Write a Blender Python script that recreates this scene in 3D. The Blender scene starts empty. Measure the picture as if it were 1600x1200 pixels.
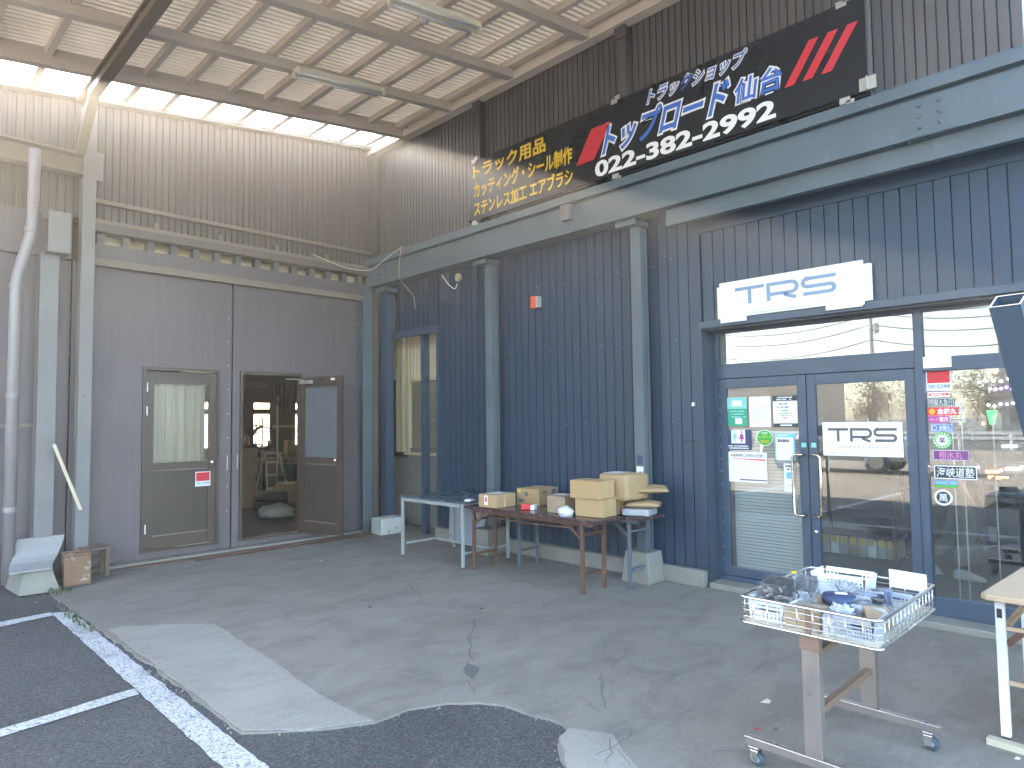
import bpy, bmesh, math, random
from mathutils import Vector, Matrix, noise as mnoise
R = math.radians
random.seed(7)
scene = bpy.context.scene
col = scene.collection

# ------------------------------------------------------------------ camera, sky, sun, exposure
cam_d = bpy.data.cameras.new('camera'); cam = bpy.data.objects.new('camera', cam_d); col.objects.link(cam)
def cam_axes(yaw, pitch, roll):
    f = Vector((-math.cos(yaw)*math.cos(pitch), math.sin(yaw)*math.cos(pitch), math.sin(pitch)))
    r = f.cross(Vector((0, 0, 1))).normalized(); u = r.cross(f)
    c, s = math.cos(roll), math.sin(roll)
    return c*r + s*u, -s*r + c*u, f
ax, ay, af = cam_axes(0.780686, 0.05536, -0.01259)
cam.matrix_world = Matrix(((ax.x, ay.x, -af.x, 8.7), (ax.y, ay.y, -af.y, -5.85), (ax.z, ay.z, -af.z, 1.6), (0, 0, 0, 1)))
cam_d.sensor_width = 36; cam_d.lens = 36*1045.91/1600; cam_d.clip_start = .05; cam_d.clip_end = 2000
scene.camera = cam

SUN_EL = R(24.0)
w = bpy.data.worlds.new('World'); scene.world = w; w.use_nodes = True
wn = w.node_tree.nodes; wl = w.node_tree.links
bg = wn['Background']; sky = wn.new('ShaderNodeTexSky'); sky.sky_type = 'NISHITA'; sky.sun_disc = False
sky.sun_elevation = SUN_EL; sky.sun_rotation = R(-90); sky.altitude = 20; sky.air_density = 1.0; sky.dust_density = 1.2; sky.ozone_density = 1.0
wl.new(sky.outputs[0], bg.inputs[0]); bg.inputs[1].default_value = .15
sd = bpy.data.lights.new('sun', 'SUN'); sd.energy = 4.0; sd.angle = R(.53); sd.color = (1, .93, .82)
sun = bpy.data.objects.new('sun', sd); col.objects.link(sun)
sun_to = Vector((-math.cos(SUN_EL), 0.0, math.sin(SUN_EL)))
sun.rotation_euler = sun_to.to_track_quat('Z', 'Y').to_euler(); sun.location = (-20, -4, 15)
vs = scene.view_settings
vs.view_transform = 'Standard'; vs.look = 'None'; vs.gamma = 1; vs.use_curve_mapping = False
vs.exposure = 3.75
scene.cycles.max_bounces = 6; scene.cycles.diffuse_bounces = 3; scene.cycles.glossy_bounces = 3; scene.cycles.transmission_bounces = 4; scene.cycles.transparent_max_bounces = 10
scene.cycles.use_adaptive_sampling = True; scene.cycles.adaptive_threshold = .025; scene.cycles.use_denoising = True
scene.cycles.caustics_reflective = False; scene.cycles.caustics_refractive = False

# ------------------------------------------------------------------ helpers
WL = {}          # world location of an object's origin
class MB:
    def __init__(s): s.v = []; s.f = []
    def add(s, vs_, fs):
        o = len(s.v); s.v += [tuple(p) for p in vs_]; s.f += [tuple(i+o for i in f) for f in fs]; return s
    def box(s, x0, y0, z0, x1, y1, z1):
        x0, x1 = min(x0, x1), max(x0, x1); y0, y1 = min(y0, y1), max(y0, y1); z0, z1 = min(z0, z1), max(z0, z1)
        return s.add([(x0,y0,z0),(x1,y0,z0),(x1,y1,z0),(x0,y1,z0),(x0,y0,z1),(x1,y0,z1),(x1,y1,z1),(x0,y1,z1)],
                     [(3,2,1,0),(4,5,6,7),(0,1,5,4),(1,2,6,5),(2,3,7,6),(3,0,4,7)])
    def obox(s, c, sx, sy, sz, rz=0, rx=0, ry=0):
        m = Matrix.Translation(c) @ Matrix.Rotation(rz,4,'Z') @ Matrix.Rotation(ry,4,'Y') @ Matrix.Rotation(rx,4,'X')
        p = [m @ Vector((a*sx/2, b*sy/2, d*sz/2)) for d in (-1,1) for a, b in ((-1,-1),(1,-1),(1,1),(-1,1))]
        return s.add(p, [(3,2,1,0),(4,5,6,7),(0,1,5,4),(1,2,6,5),(2,3,7,6),(3,0,4,7)])
    def frustum(s, x0, y0, x1, y1, z0, z1, t):
        return s.add([(x0,y0,z0),(x1,y0,z0),(x1,y1,z0),(x0,y1,z0),(x0+t,y0+t,z1),(x1-t,y0+t,z1),(x1-t,y1-t,z1),(x0+t,y1-t,z1)],
                     [(3,2,1,0),(4,5,6,7),(0,1,5,4),(1,2,6,5),(2,3,7,6),(3,0,4,7)])
    def bar(s, a, b, w_, h_, up=(0,0,1)):
        a = Vector(a); b = Vector(b); d = (b-a).normalized(); u = Vector(up)
        if abs(d.dot(u)) > .98: u = Vector((1,0,0))
        r = d.cross(u).normalized(); u = r.cross(d)
        p = [q + r*(i*w_/2) + u*(j*h_/2) for q in (a, b) for i, j in ((-1,-1),(1,-1),(1,1),(-1,1))]
        return s.add(p, [(0,1,2,3)[::-1],(4,5,6,7),(0,1,5,4),(1,2,6,5),(2,3,7,6),(3,0,4,7)])
    def tube(s, pts, r, n=8, closed=False):
        pts = [Vector(p) for p in pts]; N = len(pts); o = len(s.v); prev = None
        for i, p in enumerate(pts):
            if closed: d = (pts[(i+1) % N] - pts[i-1])
            else: d = (pts[min(i+1, N-1)] - pts[max(i-1, 0)])
            d.normalize()
            u = prev if prev is not None else (Vector((0,0,1)) if abs(d.z) < .9 else Vector((1,0,0)))
            a = d.cross(u)
            if a.length < 1e-5: a = d.cross(Vector((0,1,0)))
            a.normalize(); b = a.cross(d); prev = b
            rr = r[i] if isinstance(r, (list, tuple)) else r
            for k in range(n):
                t = 2*math.pi*k/n; s.v.append(tuple(p + a*(rr*math.cos(t)) + b*(rr*math.sin(t))))
        for i in range(N if closed else N-1):
            j = (i+1) % N
            for k in range(n):
                l = (k+1) % n; s.f.append((o+i*n+k, o+i*n+l, o+j*n+l, o+j*n+k))
        if not closed:
            s.f.append(tuple(o+k for k in range(n))[::-1]); s.f.append(tuple(o+(N-1)*n+k for k in range(n)))
        return s
    def lathe(s, c, prof, n=16, axis='Z'):
        o = len(s.v); c = Vector(c)
        for r_, h in prof:
            for k in range(n):
                t = 2*math.pi*k/n; a, b = r_*math.cos(t), r_*math.sin(t)
                q = {'Z': (a, b, h), 'Y': (a, h, b), 'X': (h, a, b)}[axis]; s.v.append(tuple(c+Vector(q)))
        for i in range(len(prof)-1):
            for k in range(n):
                l = (k+1) % n; s.f.append((o+i*n+k, o+i*n+l, o+(i+1)*n+l, o+(i+1)*n+k))
        s.f.append(tuple(o+k for k in range(n))[::-1]); s.f.append(tuple(o+(len(prof)-1)*n+k for k in range(n)))
        return s
    def prism(s, poly, fn, t0, t1):           # poly of (u,v); fn(u,v,t) -> point
        n = len(poly); a = [fn(u, v, t0) for u, v in poly]; b = [fn(u, v, t1) for u, v in poly]
        return s.add(a+b, [tuple(range(n))[::-1], tuple(range(n, 2*n))] + [(i, (i+1) % n, n+(i+1) % n, n+i) for i in range(n)])
    def ring(s, pts_out, pts_in, fn, t0, t1):
        n = len(pts_out)
        P = [fn(*p, t0) for p in pts_out] + [fn(*p, t0) for p in pts_in] + [fn(*p, t1) for p in pts_out] + [fn(*p, t1) for p in pts_in]
        F = []
        for i in range(n):
            j = (i+1) % n
            F += [(i, n+i, n+j, j), (2*n+i, 2*n+j, 3*n+j, 3*n+i), (i, j, 2*n+j, 2*n+i), (n+i, 3*n+i, 3*n+j, n+j)]
        return s.add(P, F)
    def mesh(s, name, mat=None, smooth=False, off=(0,0,0)):
        me = bpy.data.meshes.new(name); o = Vector(off)
        me.from_pydata([tuple(Vector(p)-o) for p in s.v], [], s.f)
        bm = bmesh.new(); bm.from_mesh(me); bmesh.ops.recalc_face_normals(bm, faces=bm.faces[:]); bm.to_mesh(me); bm.free()
        if mat: me.materials.append(mat)
        if smooth:
            for p in me.polygons: p.use_smooth = True
        return me
    def build(s, name, mat, parent=None, smooth=False, bevel=0.0, kind=None):
        xs = [p[0] for p in s.v]; ys = [p[1] for p in s.v]; zs = [p[2] for p in s.v]
        o = Vector(((min(xs)+max(xs))/2, (min(ys)+max(ys))/2, min(zs)))
        return link(name, s.mesh(name, mat, smooth, o), o, parent, bevel, kind)
def link(name, me, loc=(0,0,0), parent=None, bevel=0.0, kind=None):
    ob = bpy.data.objects.new(name, me); col.objects.link(ob); ob.location = loc; WL[ob.name] = Vector(loc)
    if parent is not None: adopt(ob, parent)
    if bevel > 0:
        b = ob.modifiers.new('bevel', 'BEVEL'); b.width = bevel; b.segments = 2; b.limit_method = 'ANGLE'; b.angle_limit = R(40)
    if kind: ob['kind'] = kind
    return ob
def adopt(ob, parent):
    ob.parent = parent; ob.matrix_parent_inverse = Matrix.Translation(-WL[parent.name])
def tag(o, label, cat, group=None):
    o['label'] = label; o['category'] = cat
    if group: o['group'] = group
    return o
def thing(name, label, cat, loc, group=None):
    o = bpy.data.objects.new(name, None); col.objects.link(o); o.location = loc; o.empty_display_size = .1; WL[o.name] = Vector(loc)
    return tag(o, label, cat, group)
def struct(o): o['kind'] = 'structure'; return o
def B(name, mat, parent, *a, bevel=0.0, smooth=False):
    return MB().box(*a).build(name, mat, parent, smooth, bevel)
def copy_tree(o, delta, parent=None):
    c = o.copy(); col.objects.link(c); WL[c.name] = WL[o.name] + Vector(delta)
    if parent is None: c.location = o.location + Vector(delta)
    else: c.parent = parent; c.matrix_parent_inverse = o.matrix_parent_inverse
    for ch in o.children: copy_tree(ch, delta, c)
    return c

# ------------------------------------------------------------------ materials
def new_mat(name):
    m = bpy.data.materials.new(name); m.use_nodes = True; nt = m.node_tree
    return m, nt, nt.nodes, nt.links, nt.nodes['Principled BSDF']
def N(nt, typ, **k):
    n = nt.nodes.new(typ)
    for a, b in k.items():
        if a.startswith('i_'):
            key = a[2:]; n.inputs[int(key) if key.isdigit() else key].default_value = b
        else: setattr(n, a, b)
    return n
def c4(c): return (c[0], c[1], c[2], 1)
def pos(nt, sc=(1,1,1)):
    g = N(nt, 'ShaderNodeNewGeometry'); m = N(nt, 'ShaderNodeMapping'); m.inputs['Scale'].default_value = sc
    nt.links.new(g.outputs['Position'], m.inputs['Vector']); return m.outputs['Vector']
def nz(nt, scale, detail=4, rough=.55, sc=(1,1,1), dist=0):
    n = N(nt, 'ShaderNodeTexNoise'); n.inputs['Scale'].default_value = scale; n.inputs['Detail'].default_value = detail
    n.inputs['Roughness'].default_value = rough; n.inputs['Distortion'].default_value = dist
    nt.links.new(pos(nt, sc), n.inputs['Vector']); return n.outputs['Fac']
def ramp(nt, fac, stops):
    r = N(nt, 'ShaderNodeValToRGB'); e = r.color_ramp.elements
    while len(e) < len(stops): e.new(.5)
    for i, (p, c) in enumerate(stops): e[i].position = p; e[i].color = c if len(c) == 4 else c4(c)
    nt.links.new(fac, r.inputs[0]); return r.outputs['Color']
def mixc(nt, fac, a, b, typ='MIX'):
    m = N(nt, 'ShaderNodeMix', data_type='RGBA', blend_type=typ)
    for sock, val in ((0, fac), (6, a), (7, b)):
        if hasattr(val, 'links'): nt.links.new(val, m.inputs[sock])
        else: m.inputs[sock].default_value = c4(val) if isinstance(val, (tuple, list)) else val
    return m.outputs[2]
def sc3(c, k): return tuple(min(1, v*k) for v in c)
def mat(name, c, rough=.6, metal=0.0, var=.18, scale=3, bump=.0, bscale=80, streak=0.0, worn=None, worn_at=.62, worn_scale=9, spec=.5, speck=0.0):
    m, nt, nd, lk, p = new_mat(name)
    cc = mixc(nt, nz(nt, scale, 3), sc3(c, 1-var), sc3(c, 1+var))
    if streak:
        st = ramp(nt, nz(nt, 2.2, 4, sc=(9, 9, .5)), [(.35, (0,0,0)), (.75, (1,1,1))])
        cc = mixc(nt, st, cc, mixc(nt, streak, cc, sc3(c, 1.7)))
    if worn:
        wf = ramp(nt, nz(nt, worn_scale, 4, .65), [(worn_at, (0,0,0)), (worn_at+.06, (1,1,1))])
        cc = mixc(nt, wf, cc, worn)
    if speck:
        sp = ramp(nt, nz(nt, 160, 2), [(.3, (1-speck,)*3), (.7, (1,1,1))]); cc = mixc(nt, 1.0, cc, sp, 'MULTIPLY')
    lk.new(cc, p.inputs['Base Color'])
    rr = N(nt, 'ShaderNodeMapRange'); lk.new(nz(nt, scale*4, 2), rr.inputs[0]); rr.inputs[3].default_value = max(.02, rough-.12); rr.inputs[4].default_value = min(1, rough+.12)
    lk.new(rr.outputs[0], p.inputs['Roughness'])
    p.inputs['Metallic'].default_value = metal; p.inputs['Specular IOR Level'].default_value = spec
    if bump:
        b = N(nt, 'ShaderNodeBump'); b.inputs['Strength'].default_value = bump; b.inputs['Distance'].default_value = .01
        lk.new(nz(nt, bscale, 3), b.inputs['Height']); lk.new(b.outputs[0], p.inputs['Normal'])
    return m
def flat(name, c, rough=.5, spec=.4): return mat(name, c, rough, var=.05, scale=12, spec=spec)
def emit(name, c, s):
    m, nt, nd, lk, p = new_mat(name)
    p.inputs['Base Color'].default_value = c4(c); p.inputs['Emission Color'].default_value = c4(c); p.inputs['Emission Strength'].default_value = s
    return m
def glass(name, ior=1.9, tint=(.93,.95,.94), rough=.0, bump=0.0, bscale=40):
    m, nt, nd, lk, p = new_mat(name); nd.remove(p); out = nd['Material Output']
    fr = N(nt, 'ShaderNodeFresnel'); ge = N(nt, 'ShaderNodeNewGeometry'); mr = N(nt, 'ShaderNodeMapRange')
    mr.inputs[3].default_value = ior; mr.inputs[4].default_value = 1/ior; lk.new(ge.outputs['Backfacing'], mr.inputs[0]); lk.new(mr.outputs[0], fr.inputs['IOR'])   # same mirror strength from both faces
    tr = N(nt, 'ShaderNodeBsdfTransparent'); tr.inputs[0].default_value = c4(tint)
    gl = N(nt, 'ShaderNodeBsdfGlossy'); gl.inputs['Roughness'].default_value = rough; gl.inputs[0].default_value = (1,1,1,1)
    mx = N(nt, 'ShaderNodeMixShader'); lk.new(fr.outputs[0], mx.inputs[0]); lk.new(tr.outputs[0], mx.inputs[1]); lk.new(gl.outputs[0], mx.inputs[2])
    if bump:
        b = N(nt, 'ShaderNodeBump'); b.inputs['Strength'].default_value = bump; b.inputs['Distance'].default_value = .01
        lk.new(nz(nt, bscale, 2), b.inputs['Height']); lk.new(b.outputs[0], gl.inputs['Normal'])
    lk.new(mx.outputs[0], out.inputs[0]); return m
def frosted(name, c, trans=.6, bump=.4, bscale=120, sc=(1,1,1)):
    m, nt, nd, lk, p = new_mat(name); out = nd['Material Output']
    p.inputs['Roughness'].default_value = .25
    cc = mixc(nt, nz(nt, 3, 3, sc=sc), sc3(c, .8), sc3(c, 1.15)); lk.new(cc, p.inputs['Base Color'])
    tl = N(nt, 'ShaderNodeBsdfTranslucent'); lk.new(cc, tl.inputs[0])
    b = N(nt, 'ShaderNodeBump'); b.inputs['Strength'].default_value = bump; b.inputs['Distance'].default_value = .01
    lk.new(nz(nt, bscale, 2, sc=sc), b.inputs['Height']); lk.new(b.outputs[0], p.inputs['Normal'])
    mx = N(nt, 'ShaderNodeMixShader'); mx.inputs[0].default_value = trans
    lk.new(p.outputs[0], mx.inputs[1]); lk.new(tl.outputs[0], mx.inputs[2]); lk.new(mx.outputs[0], out.inputs[0]); return m
def film(name, c=(.9,.93,.96), clear=.55):     # wrinkled clear plastic wrap
    m, nt, nd, lk, p = new_mat(name); out = nd['Material Output']
    p.inputs['Base Color'].default_value = c4(c); p.inputs['Roughness'].default_value = .15
    b = N(nt, 'ShaderNodeBump'); b.inputs['Strength'].default_value = 1.0; b.inputs['Distance'].default_value = .02
    wr = nz(nt, 26, 3, dist=1.5); lk.new(wr, b.inputs['Height']); lk.new(b.outputs[0], p.inputs['Normal'])
    gl = N(nt, 'ShaderNodeBsdfGlossy'); gl.inputs['Roughness'].default_value = .12; lk.new(b.outputs[0], gl.inputs['Normal'])
    tr = N(nt, 'ShaderNodeBsdfTransparent'); tr.inputs[0].default_value = (.95,.96,.97,1)
    sh = N(nt, 'ShaderNodeMixShader'); lk.new(ramp(nt, wr, [(.45, (.04,)*3), (.62, (.30,)*3)]), sh.inputs[0]); lk.new(tr.outputs[0], sh.inputs[1]); lk.new(gl.outputs[0], sh.inputs[2])
    mx = N(nt, 'ShaderNodeMixShader'); mx.inputs[0].default_value = clear
    lk.new(p.outputs[0], mx.inputs[1]); lk.new(sh.outputs[0], mx.inputs[2]); lk.new(mx.outputs[0], out.inputs[0]); return m

BLUE = (.075, .125, .20)
M = {}
M['siding'] = mat('navy_siding', (.026,.05,.086), .42, var=.16, scale=1.3, streak=.12, worn=(.16,.2,.25), worn_at=.73, worn_scale=26, bump=.05)
M['siding_up'] = mat('grey_blue_sheet', (.105,.095,.088), .5, var=.15, scale=1.2, streak=.2)
M['beam'] = mat('blue_grey_steel_paint', (.108,.138,.158), .5, var=.28, scale=2.2, worn=(.2,.2,.185), worn_at=.66, worn_scale=5, bump=.12, bscale=30)
M['frame'] = mat('navy_frame_paint', (.045,.075,.115), .4, var=.2, scale=4, worn=(.3,.34,.38), worn_at=.74, worn_scale=60)
M['jamb'] = mat('dark_jamb', (.045,.065,.09), .5)
M['wallA'] = mat('greyed_blue_steel', (.122,.104,.112), .5, var=.14, scale=.8, streak=.25, bump=.06, bscale=12, worn=(.22,.2,.19), worn_at=.7, worn_scale=3)
M['ribA'] = mat('weathered_corrugated_sheet', (.115,.098,.09), .5, var=.25, scale=1.1, streak=.3)
M['colA'] = mat('grey_painted_column', (.19,.185,.19), .5, var=.25, scale=2, worn=(.15,.11,.08), worn_at=.66)
M['steelA'] = mat('dusty_steel', (.2,.17,.14), .6, var=.2, scale=2, worn=(.3,.2,.13), worn_at=.68)
M['pipe'] = mat('grey_downpipe', (.25,.235,.24), .35, var=.18, worn=(.19,.165,.14), worn_at=.66)
M['cream'] = mat('cream_sheet', (.78,.65,.42), .5, var=.1, scale=2, streak=.2)
M['conc_wall'] = mat('old_concrete_wall', (.3,.29,.26), .9, var=.25, scale=3, bump=.3, bscale=25, worn=(.16,.15,.13), worn_at=.64)
M['conc'] = mat('concrete_block', (.25,.24,.205), .9, var=.2, scale=5, bump=.4, bscale=40)
M['white_stone'] = mat('flaking_white_block', (.62,.64,.6), .85, var=.15, scale=8, bump=.5, bscale=35, worn=(.3,.27,.2), worn_at=.57, worn_scale=9)
M['brown'] = mat('brown_aluminium', (.07,.05,.038), .4, var=.12, scale=3)
M['browndoor'] = mat('brown_door_panel', (.058,.045,.036), .45, var=.12, scale=2)
M['chrome'] = mat('stainless', (.75,.74,.72), .22, metal=1, var=.06, scale=10)
M['bronze'] = mat('worn_steel_handle', (.62,.5,.4), .25, metal=1, var=.15, scale=12)
M['white'] = flat('white_paint', (.8,.8,.78))
M['paper'] = flat('white_paper', (.85,.85,.84), .6)
M['black'] = flat('black_paint', (.012,.012,.014), .3)
M['signblack'] = mat('black_sign_panel', (.016,.016,.018), .3, var=.08, scale=1)
M['yellow'] = flat('yellow_vinyl', (.8,.52,.03))
M['blue'] = flat('blue_vinyl', (.06,.17,.58))
M['red'] = flat('red_vinyl', (.6,.035,.05))
M['offwhite'] = flat('white_vinyl', (.86,.86,.86))
M['dim'] = flat('dark_grey_ink', (.11,.11,.115))
M['steelblue'] = flat('steel_blue_vinyl', (.22,.32,.46))
M['palegrey'] = flat('pale_grey_ink', (.6,.6,.62))
M['greenink'] = flat('green_ink', (.03,.35,.2)); M['green2'] = flat('bright_green_ink', (.05,.42,.06)); M['teal'] = flat('teal_ink', (.25,.62,.55))
M['cyan'] = flat('cyan_ink', (.18,.55,.7)); M['navyink'] = flat('navy_ink', (.04,.06,.13)); M['magenta'] = flat('magenta_ink', (.5,.06,.32))
M['orange'] = flat('orange_ink', (.9,.42,.03)); M['purple'] = flat('purple_ink', (.2,.07,.2)); M['pinkink'] = flat('pink_ink', (.8,.3,.55))
M['yellowgreen'] = flat('yellow_green_ink', (.65,.8,.08)); M['charcoal'] = flat('charcoal_ink', (.035,.045,.05)); M['redink'] = flat('red_ink', (.7,.05,.06))
M['card'] = mat('cardboard', (.46,.31,.15), .8, var=.1, scale=6, bump=.1, bscale=120)
M['card2'] = mat('printed_cardboard', (.40,.27,.13), .8, var=.12, scale=5)
M['kraft'] = mat('kraft_paper', (.42,.29,.15), .7, var=.18, scale=7, bump=.8, bscale=14)
M['tape'] = flat('packing_tape', (.5,.37,.2), .2)
M['film'] = film('clear_wrap', (.9,.93,.96), .98); M['bubble'] = film('silver_bubble_wrap', (.55,.58,.62), .25)
M['whitewrap'] = film('white_wrap', (.85,.88,.92), .15)
M['dkfilm'] = film('clear_wrap_dark', (.25,.26,.28), .5)
M['plastic'] = flat('white_plastic', (.8,.82,.84), .35)
M['clearplastic'] = frosted('milky_plastic', (.75,.8,.85), .45, .1)
M['tabletop'] = mat('dark_brown_laminate', (.05,.03,.03), .22, var=.3, scale=3, worn=(.3,.27,.25), worn_at=.74, worn_scale=40)
M['tedge'] = mat('chipped_brown_edge', (.045,.02,.025), .4, var=.3, scale=8, worn=(.5,.45,.42), worn_at=.6, worn_scale=60)
M['rusty'] = mat('rusty_brown_steel', (.13,.065,.04), .6, var=.35, scale=9, worn=(.25,.12,.06), worn_at=.6, bump=.2)
M['bluesteel'] = mat('grey_blue_steel', (.1,.125,.145), .5, var=.2, scale=8)
M['greytop'] = mat('grey_blue_table_top', (.07,.1,.13), .28, var=.2, scale=2)
M['paleleg'] = mat('pale_grey_leg', (.33,.345,.33), .5, var=.12, scale=6, worn=(.3,.26,.2), worn_at=.7)
M['beige'] = mat('beige_laminate', (.55,.41,.26), .5, var=.08, scale=3)
M['inox'] = mat('brushed_steel_post', (.44,.39,.36), .32, metal=.85, var=.12, scale=3)
M['bracebrown'] = mat('brown_steel_bar', (.2,.13,.09), .5, var=.2)
M['ply'] = mat('plywood_tray', (.62,.56,.42), .7, var=.08)
M['rubber'] = flat('grey_rubber', (.06,.08,.1), .5)
M['rust'] = mat('rusty_tin', (.2,.115,.065), .7, var=.3, scale=10, worn=(.36,.32,.25), worn_at=.56, worn_scale=11, bump=.3)
M['rail'] = mat('rust_floor_rail', (.16,.09,.065), .8, var=.3, scale=6, bump=.3)
M['mat'] = mat('grey_carpet_tile', (.36,.36,.36), .95, var=.1, scale=20, bump=.6, bscale=150)
M['alarm'] = flat('orange_red_plastic', (.85,.12,.05), .35)
M['greyplastic'] = flat('grey_plastic', (.42,.42,.4))
M['tubelight'] = mat('ivory_lamp_body', (.86,.82,.68), .4, var=.05)
M['cable'] = flat('cream_cable', (.55,.47,.33)); M['galv'] = mat('galvanised', (.55,.54,.5), .4, metal=.5, var=.15, scale=12)
M['dark'] = flat('dark_shop_stuff', (.03,.03,.033), .5); M['darkgrey'] = flat('dark_grey_stuff', (.09,.09,.095), .6)
M['inwall'] = mat('shop_inner_wall', (.42,.42,.4), .8); M['infloor'] = mat('shop_inner_floor', (.16,.17,.165), .35)
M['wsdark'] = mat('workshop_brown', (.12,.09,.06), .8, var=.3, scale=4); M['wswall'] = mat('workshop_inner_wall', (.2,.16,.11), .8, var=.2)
M['wood'] = mat('old_wood', (.35,.23,.12), .7, var=.25, scale=5, streak=.2)
M['foliage'] = mat('autumn_leaves', (.22,.13,.045), .7, var=.45, scale=1.2); M['leafgreen'] = mat('weed_green', (.08,.10,.035), .7, var=.3, scale=20)
M['bark'] = mat('bark', (.12,.09,.06), .9, var=.2)
M['glass'] = glass('shop_glass', 2.05, (.86,.9,.9)); M['glassin'] = glass('thin_glass', 1.5)
M['frost'] = frosted('ribbed_frosted_glass', (.52,.54,.44), .45, .5, 60); M['obscure'] = frosted('obscure_glass', (.5,.48,.36), .35, .9, 95)
M['winbright'] = frosted('dusty_translucent_pane', (.9,.88,.8), .85, .05)
M['shutter'] = mat('pale_slat_shutter', (.6,.62,.6), .45, var=.06)
M['greypaint'] = mat('grey_distant_wall', (.36,.37,.39), .8, var=.08); M['silver'] = mat('silver_car_paint', (.5,.52,.55), .25, metal=.6, var=.03)
M['skin'] = flat('skin', (.5,.32,.22)); M['trouser'] = mat('olive_grey_cloth', (.13,.125,.1), .85, var=.15, scale=8, bump=.2); M['jacket'] = mat('dark_cloth', (.05,.05,.06), .9)
M['shoe'] = flat('pale_sneaker', (.5,.45,.4)); M['hair'] = flat('black_hair', (.015,.013,.012), .5)

def roof_material():
    m, nt, nd, lk, p = new_mat('translucent_roof_sheet'); out = nd['Material Output']
    dirt = nz(nt, 1.1, 5)
    cc = ramp(nt, dirt, [(.3, (.5,.46,.4)), (.7, (.7,.66,.6))]); lk.new(cc, p.inputs['Base Color']); p.inputs['Roughness'].default_value = .6
    tl = N(nt, 'ShaderNodeBsdfTranslucent'); lk.new(mixc(nt, 1.0, cc, (1,.9,.78), 'MULTIPLY'), tl.inputs[0])
    mx = N(nt, 'ShaderNodeMixShader'); mx.inputs[0].default_value = .034
    lk.new(p.outputs[0], mx.inputs[1]); lk.new(tl.outputs[0], mx.inputs[2]); lk.new(mx.outputs[0], out.inputs[0]); return m
M['roof'] = roof_material()
def concrete_ground(name, a, b, stain):
    m, nt, nd, lk, p = new_mat(name)
    base = mixc(nt, nz(nt, .9, 6, .6), a, b)
    sm = ramp(nt, nz(nt, 2.6, 8, .74, sc=(1.3, .75, 1), dist=.6), [(.44, (0,0,0)), (.70, (.7,)*3)]); base = mixc(nt, sm, base, stain)
    big = ramp(nt, nz(nt, .35, 3), [(.35, (.78,)*3), (.7, (1.0,)*3)]); base = mixc(nt, 1.0, base, big, 'MULTIPLY')
    gr = ramp(nt, nz(nt, 55, 4, .7), [(.3, (.8,)*3), (.7, (1,1,1))]); base = mixc(nt, 1.0, base, gr, 'MULTIPLY')
    sp = ramp(nt, nz(nt, 16, 3, .6), [(.70, (0,0,0)), (.76, (.6,)*3)]); base = mixc(nt, sp, base, sc3(stain, .6))
    scr = ramp(nt, nz(nt, 9, 5, .7, sc=(2.6, .45, 1), dist=.4), [(.52, (0,0,0)), (.8, (.35,)*3)]); base = mixc(nt, scr, base, sc3(b, 1.12))
    pit = ramp(nt, nz(nt, 95, 2, .5), [(.70, (0,0,0)), (.74, (.7,)*3)]); base = mixc(nt, pit, base, sc3(stain, .55))
    lk.new(base, p.inputs['Base Color'])
    rr = N(nt, 'ShaderNodeMapRange'); lk.new(nz(nt, 3, 5), rr.inputs[0]); rr.inputs[3].default_value = .55; rr.inputs[4].default_value = .95
    lk.new(rr.outputs[0], p.inputs['Roughness'])
    b_ = N(nt, 'ShaderNodeBump'); b_.inputs['Strength'].default_value = .35; b_.inputs['Distance'].default_value = .006
    lk.new(nz(nt, 45, 6, .7), b_.inputs['Height']); lk.new(b_.outputs[0], p.inputs['Normal']); return m
M['apron'] = concrete_ground('worn_concrete', (.27,.245,.205), (.37,.34,.29), (.165,.155,.14))
M['apron2'] = concrete_ground('newer_concrete', (.39,.36,.315), (.46,.43,.375), (.31,.29,.255))
def asphalt():
    m, nt, nd, lk, p = new_mat('asphalt')
    v = N(nt, 'ShaderNodeTexVoronoi'); v.inputs['Scale'].default_value = 130; lk.new(pos(nt), v.inputs['Vector'])
    agg = ramp(nt, v.outputs['Color'], [(.2, (.05,.05,.05)), (.6, (.105,.104,.1)), (.93, (.18,.175,.168)), (.97, (.35,.34,.33))])
    base = mixc(nt, ramp(nt, nz(nt, .8, 5), [(.35, (.72,)*3), (.7, (1.15,)*3)]), agg, agg)
    base = mixc(nt, 1.0, agg, ramp(nt, nz(nt, .8, 5), [(.3, (.7,)*3), (.7, (1,1,1))]), 'MULTIPLY')
    lk.new(base, p.inputs['Base Color']); p.inputs['Roughness'].default_value = .85
    b = N(nt, 'ShaderNodeBump'); b.inputs['Strength'].default_value = .8; b.inputs['Distance'].default_value = .006
    lk.new(v.outputs['Distance'], b.inputs['Height']); lk.new(b.outputs[0], p.inputs['Normal']); return m, agg
M['asphalt'], _ = asphalt()
def line_paint():
    m, nt, nd, lk, p = new_mat('worn_line_paint')
    f = ramp(nt, nz(nt, 70, 6, .75), [(.39, (0,0,0)), (.5, (1,1,1))]); f2 = ramp(nt, nz(nt, 3, 4), [(.25, (.35,)*3), (.5, (1,1,1))])
    f = mixc(nt, 1.0, f, f2, 'MULTIPLY'); lk.new(mixc(nt, f, (.07,.072,.078), (.6,.6,.6)), p.inputs['Base Color']); p.inputs['Roughness'].default_value = .8
    return m
M['line'] = line_paint()
M['crack'] = flat('crack_dirt', (.085,.078,.068), .95); M['pothole'] = mat('broken_asphalt_fill', (.14,.135,.13), .9, bump=.6, bscale=60)

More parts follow.
